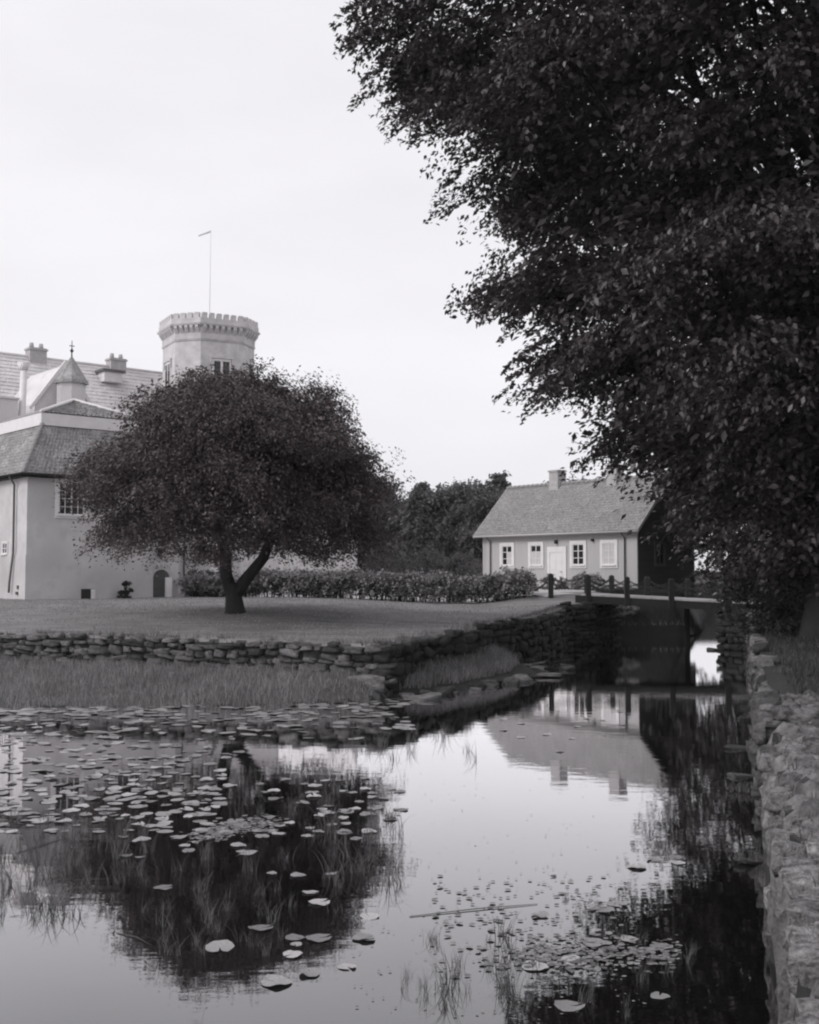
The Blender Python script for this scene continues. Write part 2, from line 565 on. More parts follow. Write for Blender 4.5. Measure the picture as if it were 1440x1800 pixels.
# ------------------------------------------------------------------ stone walls
def stone_protos(name, m, k, seed, rough=0.13, res=2):
    r = np.random.default_rng(seed)
    out = []
    for i in range(k):
        t = np.linspace(-1, 1, res + 2)
        V, Fc, ids = [], [], {}
        def vid(p):
            key = tuple(np.round(p, 4))
            if key not in ids:
                ids[key] = len(V)
                V.append(np.array(p, float))
            return ids[key]
        for ax in range(3):
            for sg in (-1, 1):
                for a in range(res + 1):
                    for b in range(res + 1):
                        q = []
                        for (da, db) in ((0, 0), (1, 0), (1, 1), (0, 1)):
                            p = [0, 0, 0]
                            p[ax] = sg
                            p[(ax + 1) % 3] = t[a + da]
                            p[(ax + 2) % 3] = t[b + db]
                            q.append(vid(p))
                        Fc.append(tuple(q if sg > 0 else q[::-1]))
        A = np.array(V)
        l4 = (np.abs(A) ** 8).sum(1, keepdims=True) ** (1 / 8)
        A = A / l4
        ph = r.uniform(0, 6.28, (3, 3))
        for kx in range(3):
            A[:, kx] += 1.25 * rough * np.sin(A @ r.uniform(-2.4, 2.4, 3) + ph[kx, 0]) + r.normal(0, rough * 0.38, len(A))
        me = bpy.data.meshes.new(name)
        me.from_pydata([tuple(v * 0.5) for v in A], [], Fc)
        me.materials.append(MATS[m])
        me.shade_smooth()
        out.append(me)
    return out

def poly_len(pts):
    return [math.dist(a[:2], b[:2]) for a, b in zip(pts[:-1], pts[1:])]

def along(pts, s):
    L = poly_len(pts)
    for (a, b), l in zip(zip(pts[:-1], pts[1:]), L):
        if s <= l or b is pts[-1]:
            t = min(max(s / l, 0), 1.02)
            return Vector((a[0] + (b[0] - a[0]) * t, a[1] + (b[1] - a[1]) * t)), Vector((b[0] - a[0], b[1] - a[1])).normalized()
        s -= l

def stone_wall(name, label, pts, topz, botz, protos, core_mat, side, rows=(0.16, 0.30), widths=(0.25, 0.7), s0=0.0, s1=None, depth=0.34, seed=1, cap=True):
    """coursed rubble: every stone a part; side=+1 puts the face on the right-hand side of the walking direction"""
    r = random.Random(seed)
    total = sum(poly_len(pts))
    s1 = s1 or total
    p0, _ = along(pts, (s0 + s1) / 2)
    root = empty(name, (p0.x, p0.y, botz(p0.x, p0.y)), 0, label, 'stone wall')
    org = root.location.copy()
    core = MB()
    ns = max(int(total / 0.8), 3)
    ring = []
    for i in range(ns + 1):
        p, d = along(pts, total * i / ns)
        nrm = Vector((d.y, -d.x)) * side
        a = p + nrm * 0.06
        b = p - nrm * 0.45
        zt, zb = topz(p.x, p.y) - 0.10, botz(p.x, p.y) - 0.6
        ring.append([(a.x, a.y, zb), (a.x, a.y, zt), (b.x, b.y, zt), (b.x, b.y, zb)])
    vs = [Vector(q) - org for rg_ in ring for q in rg_]
    fs = []
    for i in range(ns):
        for j in range(4):
            a, b = i * 4 + j, i * 4 + (j + 1) % 4
            fs.append((a, a + 4, b + 4, b))
    core.add(vs, fs)
    core.build('wall_core', core_mat, root)
    cnt = 0
    z = 0.0
    row = 0
    hmax = max(topz(*along(pts, s)[0]) - botz(*along(pts, s)[0]) for s in (s0, (s0 + s1) / 2, s1))
    while z < hmax + 0.05:
        h = r.uniform(*rows)
        s = s0 + r.uniform(-0.3, 0)
        while s < s1:
            wd = r.uniform(*widths) * (1.25 if r.random() < 0.15 else 1)
            sc = s + wd / 2
            p, d = along(pts, max(sc, 0))
            bz, tz = botz(p.x, p.y), topz(p.x, p.y)
            zc = bz + z + h / 2 + 0.05 * math.sin(sc * 1.3 + row) + r.gauss(0, 0.02)
            if zc + h * 0.3 < tz + 0.03 and cnt < 299:
                nrm = Vector((d.y, -d.x)) * side
                c = p + nrm * (r.uniform(0.0, 0.09))
                ang = math.atan2(d.y, d.x)
                o = link_mesh('stone', r.choice(protos), root, (c.x - org.x, c.y - org.y, zc - org.z),
                              (r.gauss(0, 0.08), r.gauss(0, 0.10), ang + r.gauss(0, 0.09) + (math.pi if r.random() < 0.5 else 0)),
                              (wd * r.uniform(0.8, 1.0), depth * r.uniform(0.8, 1.3), h * r.uniform(0.62, 1.15)))
                cnt += 1
            s += wd
        z += h
        row += 1
    return root

P_FRONT = stone_protos('stone', 'stone_wall', 8, 11)
P_SIDE = stone_protos('stone', 'stone_shaded', 8, 12)
stone_wall('retaining_wall', 'low dry stone retaining wall along the lawn above the grassy bank', FRONT_WALL,
           lambda x, y: float(lawn_z(np.array(x), np.array(y))) + 0.02, lambda x, y: 0.34, P_FRONT, 'earth', +1,
           s0=sum(poly_len(FRONT_WALL)) - 15.6, seed=3, rows=(0.09, 0.24), widths=(0.14, 0.66))
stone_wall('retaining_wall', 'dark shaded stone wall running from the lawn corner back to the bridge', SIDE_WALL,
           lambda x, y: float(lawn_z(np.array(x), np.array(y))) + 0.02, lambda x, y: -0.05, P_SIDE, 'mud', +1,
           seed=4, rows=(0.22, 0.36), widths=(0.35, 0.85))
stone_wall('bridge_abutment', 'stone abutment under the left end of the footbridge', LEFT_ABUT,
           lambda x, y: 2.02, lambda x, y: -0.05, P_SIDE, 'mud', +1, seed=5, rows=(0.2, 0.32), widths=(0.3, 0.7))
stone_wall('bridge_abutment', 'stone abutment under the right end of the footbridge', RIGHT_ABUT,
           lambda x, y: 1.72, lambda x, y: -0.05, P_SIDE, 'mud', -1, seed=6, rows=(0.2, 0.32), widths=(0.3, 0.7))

# the near wall on the right bank: broad top of rubble in pale mortar
P_PALE = stone_protos('stone', 'stone_pale', 8, 21, 0.15, 3)
def right_wall():
    root = empty('moat_wall', (3.4, 10.0, 0), 0, 'broad pale ruined stone wall along the right edge of the water', 'stone wall')
    org = root.location
    r = random.Random(9)
    rr = np.random.default_rng(9)
    wd = 1.5
    n, m = 420, 20
    V, Fc = [], []
    tot = 26.5
    for i in range(n + 1):
        p, d = along(RWL, tot * i / n)
        nr = Vector((d.y, -d.x))                  # away from the water
        zt = float(rw_z(p.y))
        lumps = 0.13 * math.sin(i * 0.31) + 0.10 * math.sin(i * 0.83 + 1) + r.gauss(0, 0.05)
        for j in range(m + 1):
            if j < 6:
                u = lumps * 0.8 - 0.05 + r.gauss(0, 0.03)
                z = -0.7 + (zt + 0.55) * j / 6 + r.gauss(0, 0.02)
            else:
                u = 0.02 + lumps * 0.5 + (wd) * (j - 6) / (m - 6)
                z = zt + r.gauss(0, 0.035) + 0.05 * math.sin(i * 0.47 + j * 1.1) - (0.10 if j == 6 else 0) - 0.06
            q = p + nr * (u + 0.14)
            V.append((q.x - org.x, q.y - org.y, z))
    for i in range(n):
        for j in range(m):
            a = i * (m + 1) + j
            Fc.append((a, a + m + 1, a + m + 2, a + 1))
    MB().add(V, Fc).build('mortar_core', 'mortar', root, smooth=True)
    cnt = 0
    s = 11.0
    while cnt < 296 and s < 44:
        sz0 = r.uniform(0.15, 0.33)
        p, d = along(RWL, s)
        nr = Vector((d.y, -d.x))
        zt = float(rw_z(p.y))
        ang = math.atan2(d.y, d.x)
        u = r.uniform(-0.05, 0.10)
        while u < wd - 0.1 and cnt < 296:         # stones of the top
            w_ = r.uniform(0.13, 0.36)
            c = p + nr * (u + 0.12 + w_ / 2) + d * r.uniform(-0.1, 0.1)
            if r.random() < 0.62:
                link_mesh('stone', r.choice(P_PALE), root, (c.x - org.x, c.y - org.y, zt - 0.145 + r.gauss(0, 0.06)),
                          (r.gauss(0, 0.22), r.gauss(0, 0.22), ang + r.gauss(0, 0.6)), (sz0 * r.uniform(0.8, 1.3), w_, r.uniform(0.10, 0.24)))
                cnt += 1
            u += w_ + 0.03
        for k in range(4):                        # stones of the face
            if cnt >= 296: break
            if r.random() < 0.75:
                c = p + d * r.uniform(-0.15, 0.15) + nr * r.uniform(0.02, 0.28)
                link_mesh('stone', r.choice(P_PALE), root, (c.x - org.x, c.y - org.y, 0.16 + k * 0.3 + r.gauss(0, 0.04)),
                          (r.gauss(0, 0.1), r.gauss(0, 0.1), ang + r.gauss(0, 0.1)), (sz0 * 1.1, 0.3, r.uniform(0.2, 0.32)))
                cnt += 1
        s += sz0 * (1.0 if s < 20 else 1.35)
    # the rest of the rubble top, past the count of single stones
    rub = MB()
    protoV = [([tuple(v.co) for v in me.vertices], [tuple(p_.vertices) for p_ in me.polygons]) for me in P_PALE[:4]]
    while s < 26:
        p, d = along(RWL, s)
        nr = Vector((d.y, -d.x))
        u = r.uniform(-0.1, 0.1)
        while u < wd:
            w_ = r.uniform(0.13, 0.36)
            if r.random() < 0.6:
                c = p + nr * (u + w_ / 2) + d * r.uniform(-0.1, 0.1)
                vs, fs = r.choice(protoV)
                M = Matrix.Translation((c.x - org.x, c.y - org.y, float(rw_z(p.y)) - 0.12 + r.gauss(0, .05))) @ Matrix.Rotation(r.uniform(0, 6.28), 4, 'Z') @ Matrix.Rotation(r.gauss(0, .2), 4, 'X') @ Matrix.Diagonal((w_ * r.uniform(.8, 1.4), w_, r.uniform(.1, .24), 1))
                rub.add([M @ Vector(v) for v in vs], fs)
            u += w_ + 0.03
        s += r.uniform(0.15, 0.33)
    tag(rub.build('rubble', 'stone_pale', root, smooth=True), kind='stuff')
right_wall()
stone_wall('moat_wall', 'darker overgrown stone wall of the right bank leading to the footbridge', [p for p in RWL if p[1] > 15],
           lambda x, y: float(rw_z(y)) + 0.02, lambda x, y: -0.05, P_FRONT, 'earth', -1, seed=14, rows=(0.2, 0.4), widths=(0.35, 0.95))

# ------------------------------------------------------------------ castle
ANG = math.atan2(0.648, 0.761)

def tile_sheet(mb, P0, U, W, nU, nV, pitch_amp=0.035, lift=0.04, sub=4, tri=None):
    """pantiles as relief: P0 eave corner, U along the eave, W up the slope; tri(t)->(a,b) limits of the row in 0..1"""
    P0, U, W = Vector(P0), Vector(U), Vector(W)
    n = U.cross(W).normalized()
    for v in range(nV):
        t0, t1 = v / nV, (v + 1) / nV
        a0, b0 = tri(t0) if tri else (0, 1)
        a1, b1 = tri(t1) if tri else (0, 1)
        k = nU * sub
        base = len(mb.v)
        for i in range(k + 1):
            f = i / k
            wv = pitch_amp * (math.sin(2 * math.pi * i / sub) * 0.6 + 0.4 * math.sin(4 * math.pi * i / sub + 0.6))
            jit = random.gauss(0, 0.008)
            mb.v.append(tuple(P0 + U * (a0 + (b0 - a0) * f) + W * t0 + n * (wv + lift + jit)))
            mb.v.append(tuple(P0 + U * (a1 + (b1 - a1) * f) + W * t1 + n * (wv * 0.9 + jit)))
        for i in range(k):
            q = base + 2 * i
            mb.f.append((q, q + 2, q + 3, q + 1))
    return mb

def window(root, x0, x1, z0, z1, y, out, cols, rows, frame=0.16, glass='glass_dark', casements=2, panes=None, sill=True, fm='trim_white', axis='x'):
    """a window on a wall plane; out = direction of the outside along the wall normal"""
    def bx(mb, a0, a1, d0, d1, c0, c1):
        d0, d1 = sorted((y + out * d0, y + out * d1))
        if axis == 'x': mb.box(a0, a1, d0, d1, c0, c1)
        else: mb.box(d0, d1, a0, a1, c0, c1)
    fr = MB()
    bx(fr, x0 - frame, x0, -0.05, 0.06, z0 - frame, z1 + frame)
    bx(fr, x1, x1 + frame, -0.05, 0.06, z0 - frame, z1 + frame)
    bx(fr, x0, x1, -0.05, 0.06, z1, z1 + frame)
    bx(fr, x0, x1, -0.05, 0.06, z0 - frame, z0)
    wo = fr.build('window', fm, root)
    if sill:
        s = MB()
        bx(s, x0 - frame * 0.4, x1 + frame * 0.4, 0.062, 0.14, z0 - 0.07, z0 - 0.015)
        s.build('sill', fm, wo)
    b = MB()
    bw_ = 0.035
    cw = (x1 - x0) / cols
    rh = (z1 - z0) / rows
    for i in range(cols + 1):
        th = bw_ if (cols % casements or i % (cols // casements)) else bw_ * 1.9
        xx = min(max(x0 + i * cw, x0 + th / 2), x1 - th / 2)
        bx(b, xx - th / 2, xx + th / 2, -0.02, 0.03, z0, z1)
    for j in range(rows + 1):
        th = bw_ if 0 < j < rows else bw_ * 1.6
        zz = min(max(z0 + j * rh, z0 + th / 2), z1 - th / 2)
        bx(b, x0, x1, -0.018, 0.026, zz - th / 2, zz + th / 2)
    b.build('glazing_bars', fm, wo)
    for i in range(cols):
        for j in range(rows):
            g = MB()
            bx(g, x0 + i * cw + 0.004, x0 + (i + 1) * cw - 0.004, -0.012, 0.008, z0 + j * rh + 0.004, z0 + (j + 1) * rh - 0.004)
            gm = glass
            if panes: gm = panes(i, j)
            g.build('pane', gm, wo)
    return wo

CK = 0.867
def castle_root(name, loc, rz, label, cat):
    o = empty(name, (loc[0] * CK, loc[1] * CK, 2.17 + (loc[2] - 1.97) * CK), rz, label, cat)
    o.scale = (CK, CK, CK)
    return o

def castle_wing():
    root = castle_root('castle_wing', (-20.2, 60, 1.97), ANG, 'pale rendered castle wing with steep tiled mansard roof at the left edge', 'castle wing')
    Wd, Ln, He, PL = 8.9, 20.0, 6.5, 2.38
    w_ = MB()
    w_.box(0, Wd, 0, Ln, -0.6, He)
    w_.build('wall', 'plaster', root)
    p = MB()
    p.box(-0.05, 3.05, -0.05, 0.0, -0.6, PL)
    p.box(3.05, 3.85, -0.05, 0.0, 0.55, PL)
    p.box(3.85, 7.35, -0.05, 0.0, -0.6, PL)
    p.box(8.45, Wd + 0.05, -0.05, 0.0, -0.6, PL)
    p.box(7.35, 8.45, -0.05, 0.0, 1.75, PL)
    p.box(-0.05, 0.0, 0.0, Ln, -0.6, PL)
    p.build('plinth', 'plaster', root)
    # eaves and gutter
    e = MB()
    e.box(-0.42, Wd + 0.42, -0.42, 0.0, He - 0.02, He + 0.10)
    e.box(-0.42, 0.0, 0.0, Ln, He - 0.02, He + 0.10)
    e.build('eaves', 'wood_beam', root)
    g = MB()
    g.tube([(-0.5, -0.5, He + 0.12), (Wd + 0.5, -0.5, He + 0.12)], 0.08)
    g.tube([(-0.5, -0.5, He + 0.12), (-0.5, Ln, He + 0.12)], 0.08)
    g.build('gutter', 'wood_beam', root, smooth=True)
    # mansard: steep lower roof in pantiles, white band, low upper roof
    k, zb, zt = 1.3, 9.5, 10.15
    z0 = He + 0.11
    ov = 0.45
    core = MB()
    core.prism([(-ov + .08, -ov + .08), (Wd + ov - .08, -ov + .08), (Wd + ov - .08, Ln), (-ov + .08, Ln)], z0, zb,
               [(k + .05, k + .05), (Wd - k - .05, k + .05), (Wd - k - .05, Ln), (k + .05, Ln)])
    rf = core.build('roof', 'roof_tile', root)
    wl_ = Wd + 2 * ov
    s_in = k + ov
    ts = MB()
    tile_sheet(ts, (-ov, -ov, z0), (wl_, 0, 0), (0, s_in, zb - z0), 38, 15, 0.03, 0.022, tri=lambda t: (s_in * t / wl_, 1 - s_in * t / wl_))
    l2 = Ln + ov
    tile_sheet(ts, (-ov, Ln, z0), (0, -l2, 0), (s_in, 0, zb - z0), 84, 15, 0.03, 0.022, tri=lambda t: (0, 1 - s_in * t / l2))
    tag(ts.build('roof_tiles', 'roof_tile', rf), kind='stuff')
    hm = MB()
    hm.tube([(0, -0.19, -0.02), (0, 0.19, 0.03)], [0.10, 0.13], 8)
    hip_me = hm.mesh('hip_tile', 'roof_tile', True)
    A, B = Vector((-ov, -ov, z0 + 0.05)), Vector((k, k, zb + 0.05))
    A2, B2 = Vector((Wd + ov, -ov, z0 + 0.05)), Vector((Wd - k, k, zb + 0.05))
    for (a, b) in ((A, B), (A2, B2)):
        for i in range(10):
            q = a.lerp(b, (i + 0.5) / 10)
            link_mesh('hip_tile', hip_me, rf, q, (b - a).to_track_quat('Y', 'Z').to_euler())
    bd = MB()
    bd.box(k - 0.12, Wd - k + 0.12, k - 0.12, k + 0.05, zb - 0.02, zt)
    bd.box(k - 0.12, k + 0.05, k + 0.05, Ln, zb - 0.02, zt)
    bd.box(Wd - k - 0.05, Wd - k + 0.12, k + 0.05, Ln, zb - 0.02, zt)
    bd.build('cornice_band', 'trim_white', root)
    # upper roof with hip end
    cx = Wd / 2
    zr = 11.45
    up = MB()
    kk = k - 0.14
    up.add([(kk, kk, zt + .02), (Wd - kk, kk, zt + .02), (Wd - kk, Ln, zt + .02), (kk, Ln, zt + .02), (cx, cx, zr), (cx, Ln, zr)],
           [(0, 1, 4), (1, 2, 5, 4), (3, 0, 4, 5), (2, 3, 5), (3, 2, 1, 0)])
    uo = up.build('upper_roof', 'roof_tile', root)
    t2 = MB()
    tile_sheet(t2, (kk, kk, zt + .04), (Wd - 2 * kk, 0, 0), (0, cx - kk, zr - zt), 26, 9, tri=lambda t: (0.5 * t, 1 - 0.5 * t))
    tag(t2.build('upper_tiles', 'roof_tile', uo), kind='stuff')
    hr = MB()
    hr.tube([(kk, kk, zt + 0.07), (cx, cx, zr + 0.08)], 0.10)
    hr.tube([(Wd - kk, kk, zt + 0.07), (cx, cx, zr + 0.08)], 0.10)
    hr.build('hip_capping', 'trim_white', uo, smooth=True)
    # windows
    window(root, 1.72, 3.18, 4.55, 6.28, 0.0, -1, 4, 4, frame=0.2)
    window(root, 5.3, 6.75, 4.55, 6.28, 0.0, -1, 4, 4, frame=0.2)
    window(root, 2.6, 3.3, 2.45, 3.05, 0.0, -1, 2, 2, frame=0.08, axis='y')
    # cellar opening and arched doorway
    c = MB()
    c.box(3.08, 3.82, -0.02, 0.02, -0.2, 0.53)
    co = c.build('cellar_opening', 'glass_dark', root)
    j = MB()
    j.box(3.62, 3.86, -0.09, -0.052, -0.3, 0.52)
    j.build('lit_jamb', 'trim_white', co)  # white colour stands for light on the right reveal of the opening
    d = MB()
    pts = [(7.4, -0.03, -0.3), (8.4, -0.03, -0.3), (8.4, -0.03, 1.1)]
    for i in range(9):
        a = math.pi * i / 8
        pts.append((7.9 + 0.5 * math.cos(a), -0.03, 1.15 + 0.45 * math.sin(a)))
    pts.append((7.4, -0.03, 1.1))
    d.extrude(pts, (0, 0.05, 0))
    do = d.build('arched_door', 'boards_dark', root)
    jb = MB()
    jb.box(8.12, 8.47, -0.22, -0.035, -0.3, 1.15)
    jb.build('lit_door_jamb', 'trim_white', do)  # light catching the deep right reveal, painted as a white jamb
    # downpipe on the lighter face, tap and small boxes
    dp = MB()
    dp.tube([(-0.5, 1.2, He + 0.05), (-0.14, 1.45, He - 0.35), (-0.14, 1.45, PL + 0.1), (-0.20, 1.75, 0.9), (-0.20, 1.8, 0.35)], 0.06)
    dp.build('downpipe', 'metal_grey', root, smooth=True)
    bxx = MB()
    bxx.box(-0.16, -0.05, 0.85, 1.02, 0.25, 0.42)
    bxx.build('meter_box', 'metal_grey', root)
    MB().box(-0.13, -0.05, 0.8, 0.92, 0.55, 0.75).build('garden_tap', 'metal_grey', root)
    lm = MB()
    lm.box(7.55, 7.85, -0.35, -0.05, 2.7, 2.78)
    lm.box(7.6, 7.8, -0.28, -0.08, 2.35, 2.7)
    lm.build('wall_lantern', 'iron_dark', root)
castle_wing()

def castle_main():
    root = castle_root('castle_main_range', (-31, 86, 2.0), ANG, 'long main castle range with pale slate roof behind the wing', 'castle')
    x0, x1, hw, ez, rz_ = -14, 21, 6.5, 9.5, 18.0
    MB().box(x0, x1, -hw, hw, -0.5, ez).build('wall', 'plaster_pale', root)
    r_ = MB()
    ov = 0.4
    r_.add([(x0 - ov, -hw - ov, ez - .2), (x1 + ov, -hw - ov, ez - .2), (x1 + ov, 0, rz_), (x0 - ov, 0, rz_), (x1 + ov, hw + ov, ez - .2), (x0 - ov, hw + ov, ez - .2)],
           [(0, 1, 2, 3), (3, 2, 4, 5), (1, 4, 2), (0, 3, 5)])
    ro = r_.build('roof', 'roof_slate', root)
    ts = MB()
    nrm = Vector((0, hw + ov, rz_ - ez + .2))
    tile_sheet(ts, (x0 - ov, -hw - ov, ez - .17), (x1 - x0 + 2 * ov, 0, 0), nrm, 120, 28, 0.012, 0.03, 2)
    tag(ts.build('roof_slates', 'roof_slate', ro), kind='stuff')
    MB().tube([(x0, 0, rz_ + .05), (x1, 0, rz_ + .05)], 0.12).build('ridge_capping', 'roof_slate', ro, smooth=True)
    for cx, cw in ((2.6, 1.35), (9.3, 1.35)):
        c = MB()
        c.box(cx - cw / 2, cx + cw / 2, -0.45, 0.45, rz_ - 0.8, rz_ + 0.75)
        c.box(cx - cw / 2 - .08, cx + cw / 2 + .08, -0.53, 0.53, rz_ + 0.55, rz_ + 0.68)
        co = c.build('chimney', 'brick_pale', root)
        for i in (-1, 1):
            MB().tube([(cx + i * 0.38, 0, rz_ + .7), (cx + i * 0.38, 0, rz_ + 1.15)], [0.2, 0.15], 10).build('chimney_pot', 'brick_pale', co, smooth=True)
    d = MB()
    d.box(7.4, 8.9, -1.9, -0.6, rz_ - 1.5, rz_ - 0.72)
    dm = d.build('dormer', 'roof_slate', root)
    MB().box(7.2, 9.1, -2.1, -0.3, rz_ - 0.715, rz_ - 0.52).build('dormer_roof', 'metal_grey', dm)
castle_main()

def stair_turret():
    root = castle_root('roof_turret', (-22.6, 75.5, 2.0), ANG, 'small lantern turret with pointed roof and finial above the castle wing', 'turret')
    n = 8
    def ring(rr, a0=0.39):
        return [(rr * math.cos(a0 + 2 * math.pi * i / n), rr * math.sin(a0 + 2 * math.pi * i / n)) for i in range(n)]
    MB().prism(ring(0.92), -0.5, 14.0).build('turret_wall', 'plaster_pale', root)
    rf = MB()
    rf.prism(ring(1.12), 13.95, 14.18, ring(1.08))
    rf.prism(ring(1.06), 14.185, 15.75, ring(0.09))
    ro = rf.build('pointed_roof', 'roof_tile', root)
    f = MB()
    f.tube([(0, 0, 15.7), (0, 0, 16.9)], [0.05, 0.02], 8)
    f.tube([(0, 0, 16.05), (0, 0, 16.2), (0, 0, 16.35)], [0.03, 0.13, 0.03], 8)
    f.box(-0.18, 0.18, -0.02, 0.02, 16.5, 16.55)
    f.build('finial', 'iron_dark', ro)
    # gabled bay behind the turret with white bargeboards
    g = MB()
    g.add([(-2.0, 1.2, 8), (2.0, 1.2, 8), (2.0, 1.2, 12.6), (0, 1.2, 15.4), (-2.0, 1.2, 12.6), (-2.0, 7, 8), (2.0, 7, 8), (2.0, 7, 12.6), (0, 7, 15.4), (-2.0, 7, 12.6)],
          [(0, 1, 2, 3, 4), (5, 9, 8, 7, 6), (0, 4, 9, 5), (1, 6, 7, 2), (4, 3, 8, 9), (3, 2, 7, 8)])
    g.build('gable_bay', 'roof_slate', root)
    b = MB()
    b.extrude([(-2.25, 1.0, 12.2), (0.0, 1.0, 15.35), (0.0, 1.0, 15.7), (-2.4, 1.0, 12.35)], (0, 0.19, 0))
    b.extrude([(2.4, 1.0, 12.35), (0.0, 1.0, 15.7), (0.0, 1.0, 15.35), (2.25, 1.0, 12.2)], (0, 0.19, 0))
    b.build('bargeboard', 'trim_white', root)
    dp = MB()
    dp.tube([(-3.2, 0.6, 8), (-3.0, 0.6, 14.6)], 0.22)
    dp.tube([(-3.0, 0.6, 14.6), (-3.0, 0.6, 15.1)], [0.24, 0.45])
    dp.build('hopper_downpipe', 'trim_white', root, smooth=True)
    lo = MB()
    lo.box(-5.3, -3.45, 0.3, 4, 8, 12.6)
    l_ = lo.build('parapet_block', 'plaster_pale', root)
    MB().box(-5.4, -3.4, 0.2, 4.1, 12.605, 12.72).build('coping', 'roof_slate', l_)
    ch = MB()
    ch.box(-5.95, -5.42, 0.1, 0.7, 8, 12.75)
    ch.box(-6.02, -5.35, 0.03, 0.77, 12.755, 12.98)
    ch.build('small_chimney', 'metal_grey', root)
stair_turret()

def tower():
    root = castle_root('castle_tower', (-16.3, 91.5, 2.0), 0, 'tall battlemented castle tower with corbelled parapet and flagpole', 'tower')
    al = R(-17)
    c_, a_ = 2.25, 3.4
    # chamfered square with the chamfer facing the viewer
    half = a_ / 2 + c_ / math.sqrt(2)
    def plan(off=0.0):
        h = half + off
        ch = c_ / math.sqrt(2) + off * (2 - math.sqrt(2))
        pts = [(h - ch, -h), (h, -h + ch), (h, h - ch), (h - ch, h), (-h + ch, h), (-h, h - ch), (-h, -h + ch), (-h + ch, -h)]
        rot = al + R(-45)
        return [(x * math.cos(rot) - y * math.sin(rot), x * math.sin(rot) + y * math.cos(rot)) for x, y in pts]
    zt = 21.65 - 0.05
    MB().prism(plan(), -0.5, zt - 2.0).build('shaft', 'tower_stone', root)
    st = MB()
    st.prism(plan(0.05), zt - 2.15, zt - 2.03, plan(0.10))
    st.build('lower_string_course', 'tower_stone', root)
    MB().prism(plan(0.03), zt - 2.0, zt - 0.95, plan(0.10)).build('corbel_band', 'tower_stone', root)
    st = MB()
    st.prism(plan(0.40), zt - 0.98, zt - 0.84, plan(0.46))
    st.build('upper_string_course', 'tower_stone', root)
    pa = MB()
    pa.prism(plan(0.32), zt - 0.83, zt - 0.42)
    pa.build('parapet', 'tower_stone', root)
    # corbels and merlons, every one its own piece
    cb = MB()
    cb.add([(-0.13, 0, -0.62), (0.13, 0, -0.62), (0.13, 0, 0), (-0.13, 0, 0), (-0.13, -0.10, -0.5), (0.13, -0.10, -0.5), (0.13, -0.34, -0.16), (-0.13, -0.34, -0.16), (0.13, -0.34, 0), (-0.13, -0.34, 0)],
           [(3, 2, 1, 0), (0, 1, 5, 4), (4, 5, 6, 7), (7, 6, 8, 9), (9, 8, 2, 3), (0, 4, 7, 9, 3), (1, 2, 8, 6, 5)])
    cme = cb.mesh('corbel', 'tower_stone')
    mm = MB()
    mm.box(-0.21, 0.21, -0.16, 0.16, 0, 0.42)
    mme = mm.mesh('merlon', 'tower_stone')
    P = plan(0.03)
    Q = plan(0.16)
    for i in range(8):
        a, b = Vector(P[i]), Vector(P[(i + 1) % 8])
        d = (b - a)
        L = d.length
        ang = math.atan2(d.y, d.x)
        n = max(int(round(L / 0.46)), 2)
        for k in range(n):
            q = a + d * ((k + 0.5) / n)
            link_mesh('corbel', cme, root, (q.x, q.y, zt - 0.985), (0, 0, ang))
        a, b = Vector(Q[i]), Vector(Q[(i + 1) % 8])
        d = b - a
        L = d.length
        n = max(int(round(L / 0.62)), 2)
        for k in range(n):
            q = a + d * ((k + 0.5) / n)
            link_mesh('merlon', mme, root, (q.x, q.y, zt - 0.419), (0, 0, math.atan2(d.y, d.x)), (L / n * 0.66 / 0.42, 1, 1))
    # paired windows with hood moulds on the two visible wide faces
    P = plan(0.0)
    nrmf = []
    for i in range(8):
        a, b = Vector(P[i]), Vector(P[(i + 1) % 8])
        d = b - a
        if d.length < 3: continue
        n_ = Vector((d.y, -d.x)).normalized()
        if n_.y > 0.2: continue
        m_ = (a + b) / 2
        ang = math.atan2(d.y, d.x)
        wm = MB()
        wm.box(-0.75, 0.75, -0.07, 0.05, zt - 6.1, zt - 3.5)
        wo = wm.build('window', 'trim_white', root, loc=(m_.x, m_.y, 0), rot=(0, 0, ang))
        for sx in (-0.36, 0.36):
            MB().box(sx - 0.26, sx + 0.26, -0.085, -0.06, zt - 5.9, zt - 3.7).build('pane', 'glass_dark', wo)
        hd = MB()
        hd.box(-0.95, 0.95, -0.16, -0.003, zt - 3.49, zt - 3.32)
        hd.box(-0.95, -0.80, -0.15, -0.003, zt - 4.0, zt - 3.495)
        hd.box(0.80, 0.95, -0.15, -0.003, zt - 4.0, zt - 3.495)
        hd.build('hood_mould', 'tower_stone', wo)
    MB().prism([(0.6 * x, 0.6 * y) for x, y in plan()], zt - 0.9, zt - 0.6).build('tower_roof', 'roof_slate', root)
    fp = MB()
    fp.tube([(0.05, 0, zt - 0.6), (0.1, 0, zt + 7.7)], [0.028, 0.014], 8)
    fo = fp.build('flagpole', 'plaster', root, smooth=True)
    wv = MB()
    wv.extrude([(0.08, 0, zt + 7.45), (-0.9, 0, zt + 7.12), (-0.95, 0, zt + 7.2), (0.08, 0, zt + 7.6)], (0, 0.03, 0))
    wv.build('wind_vane', 'plaster', fo)
tower()

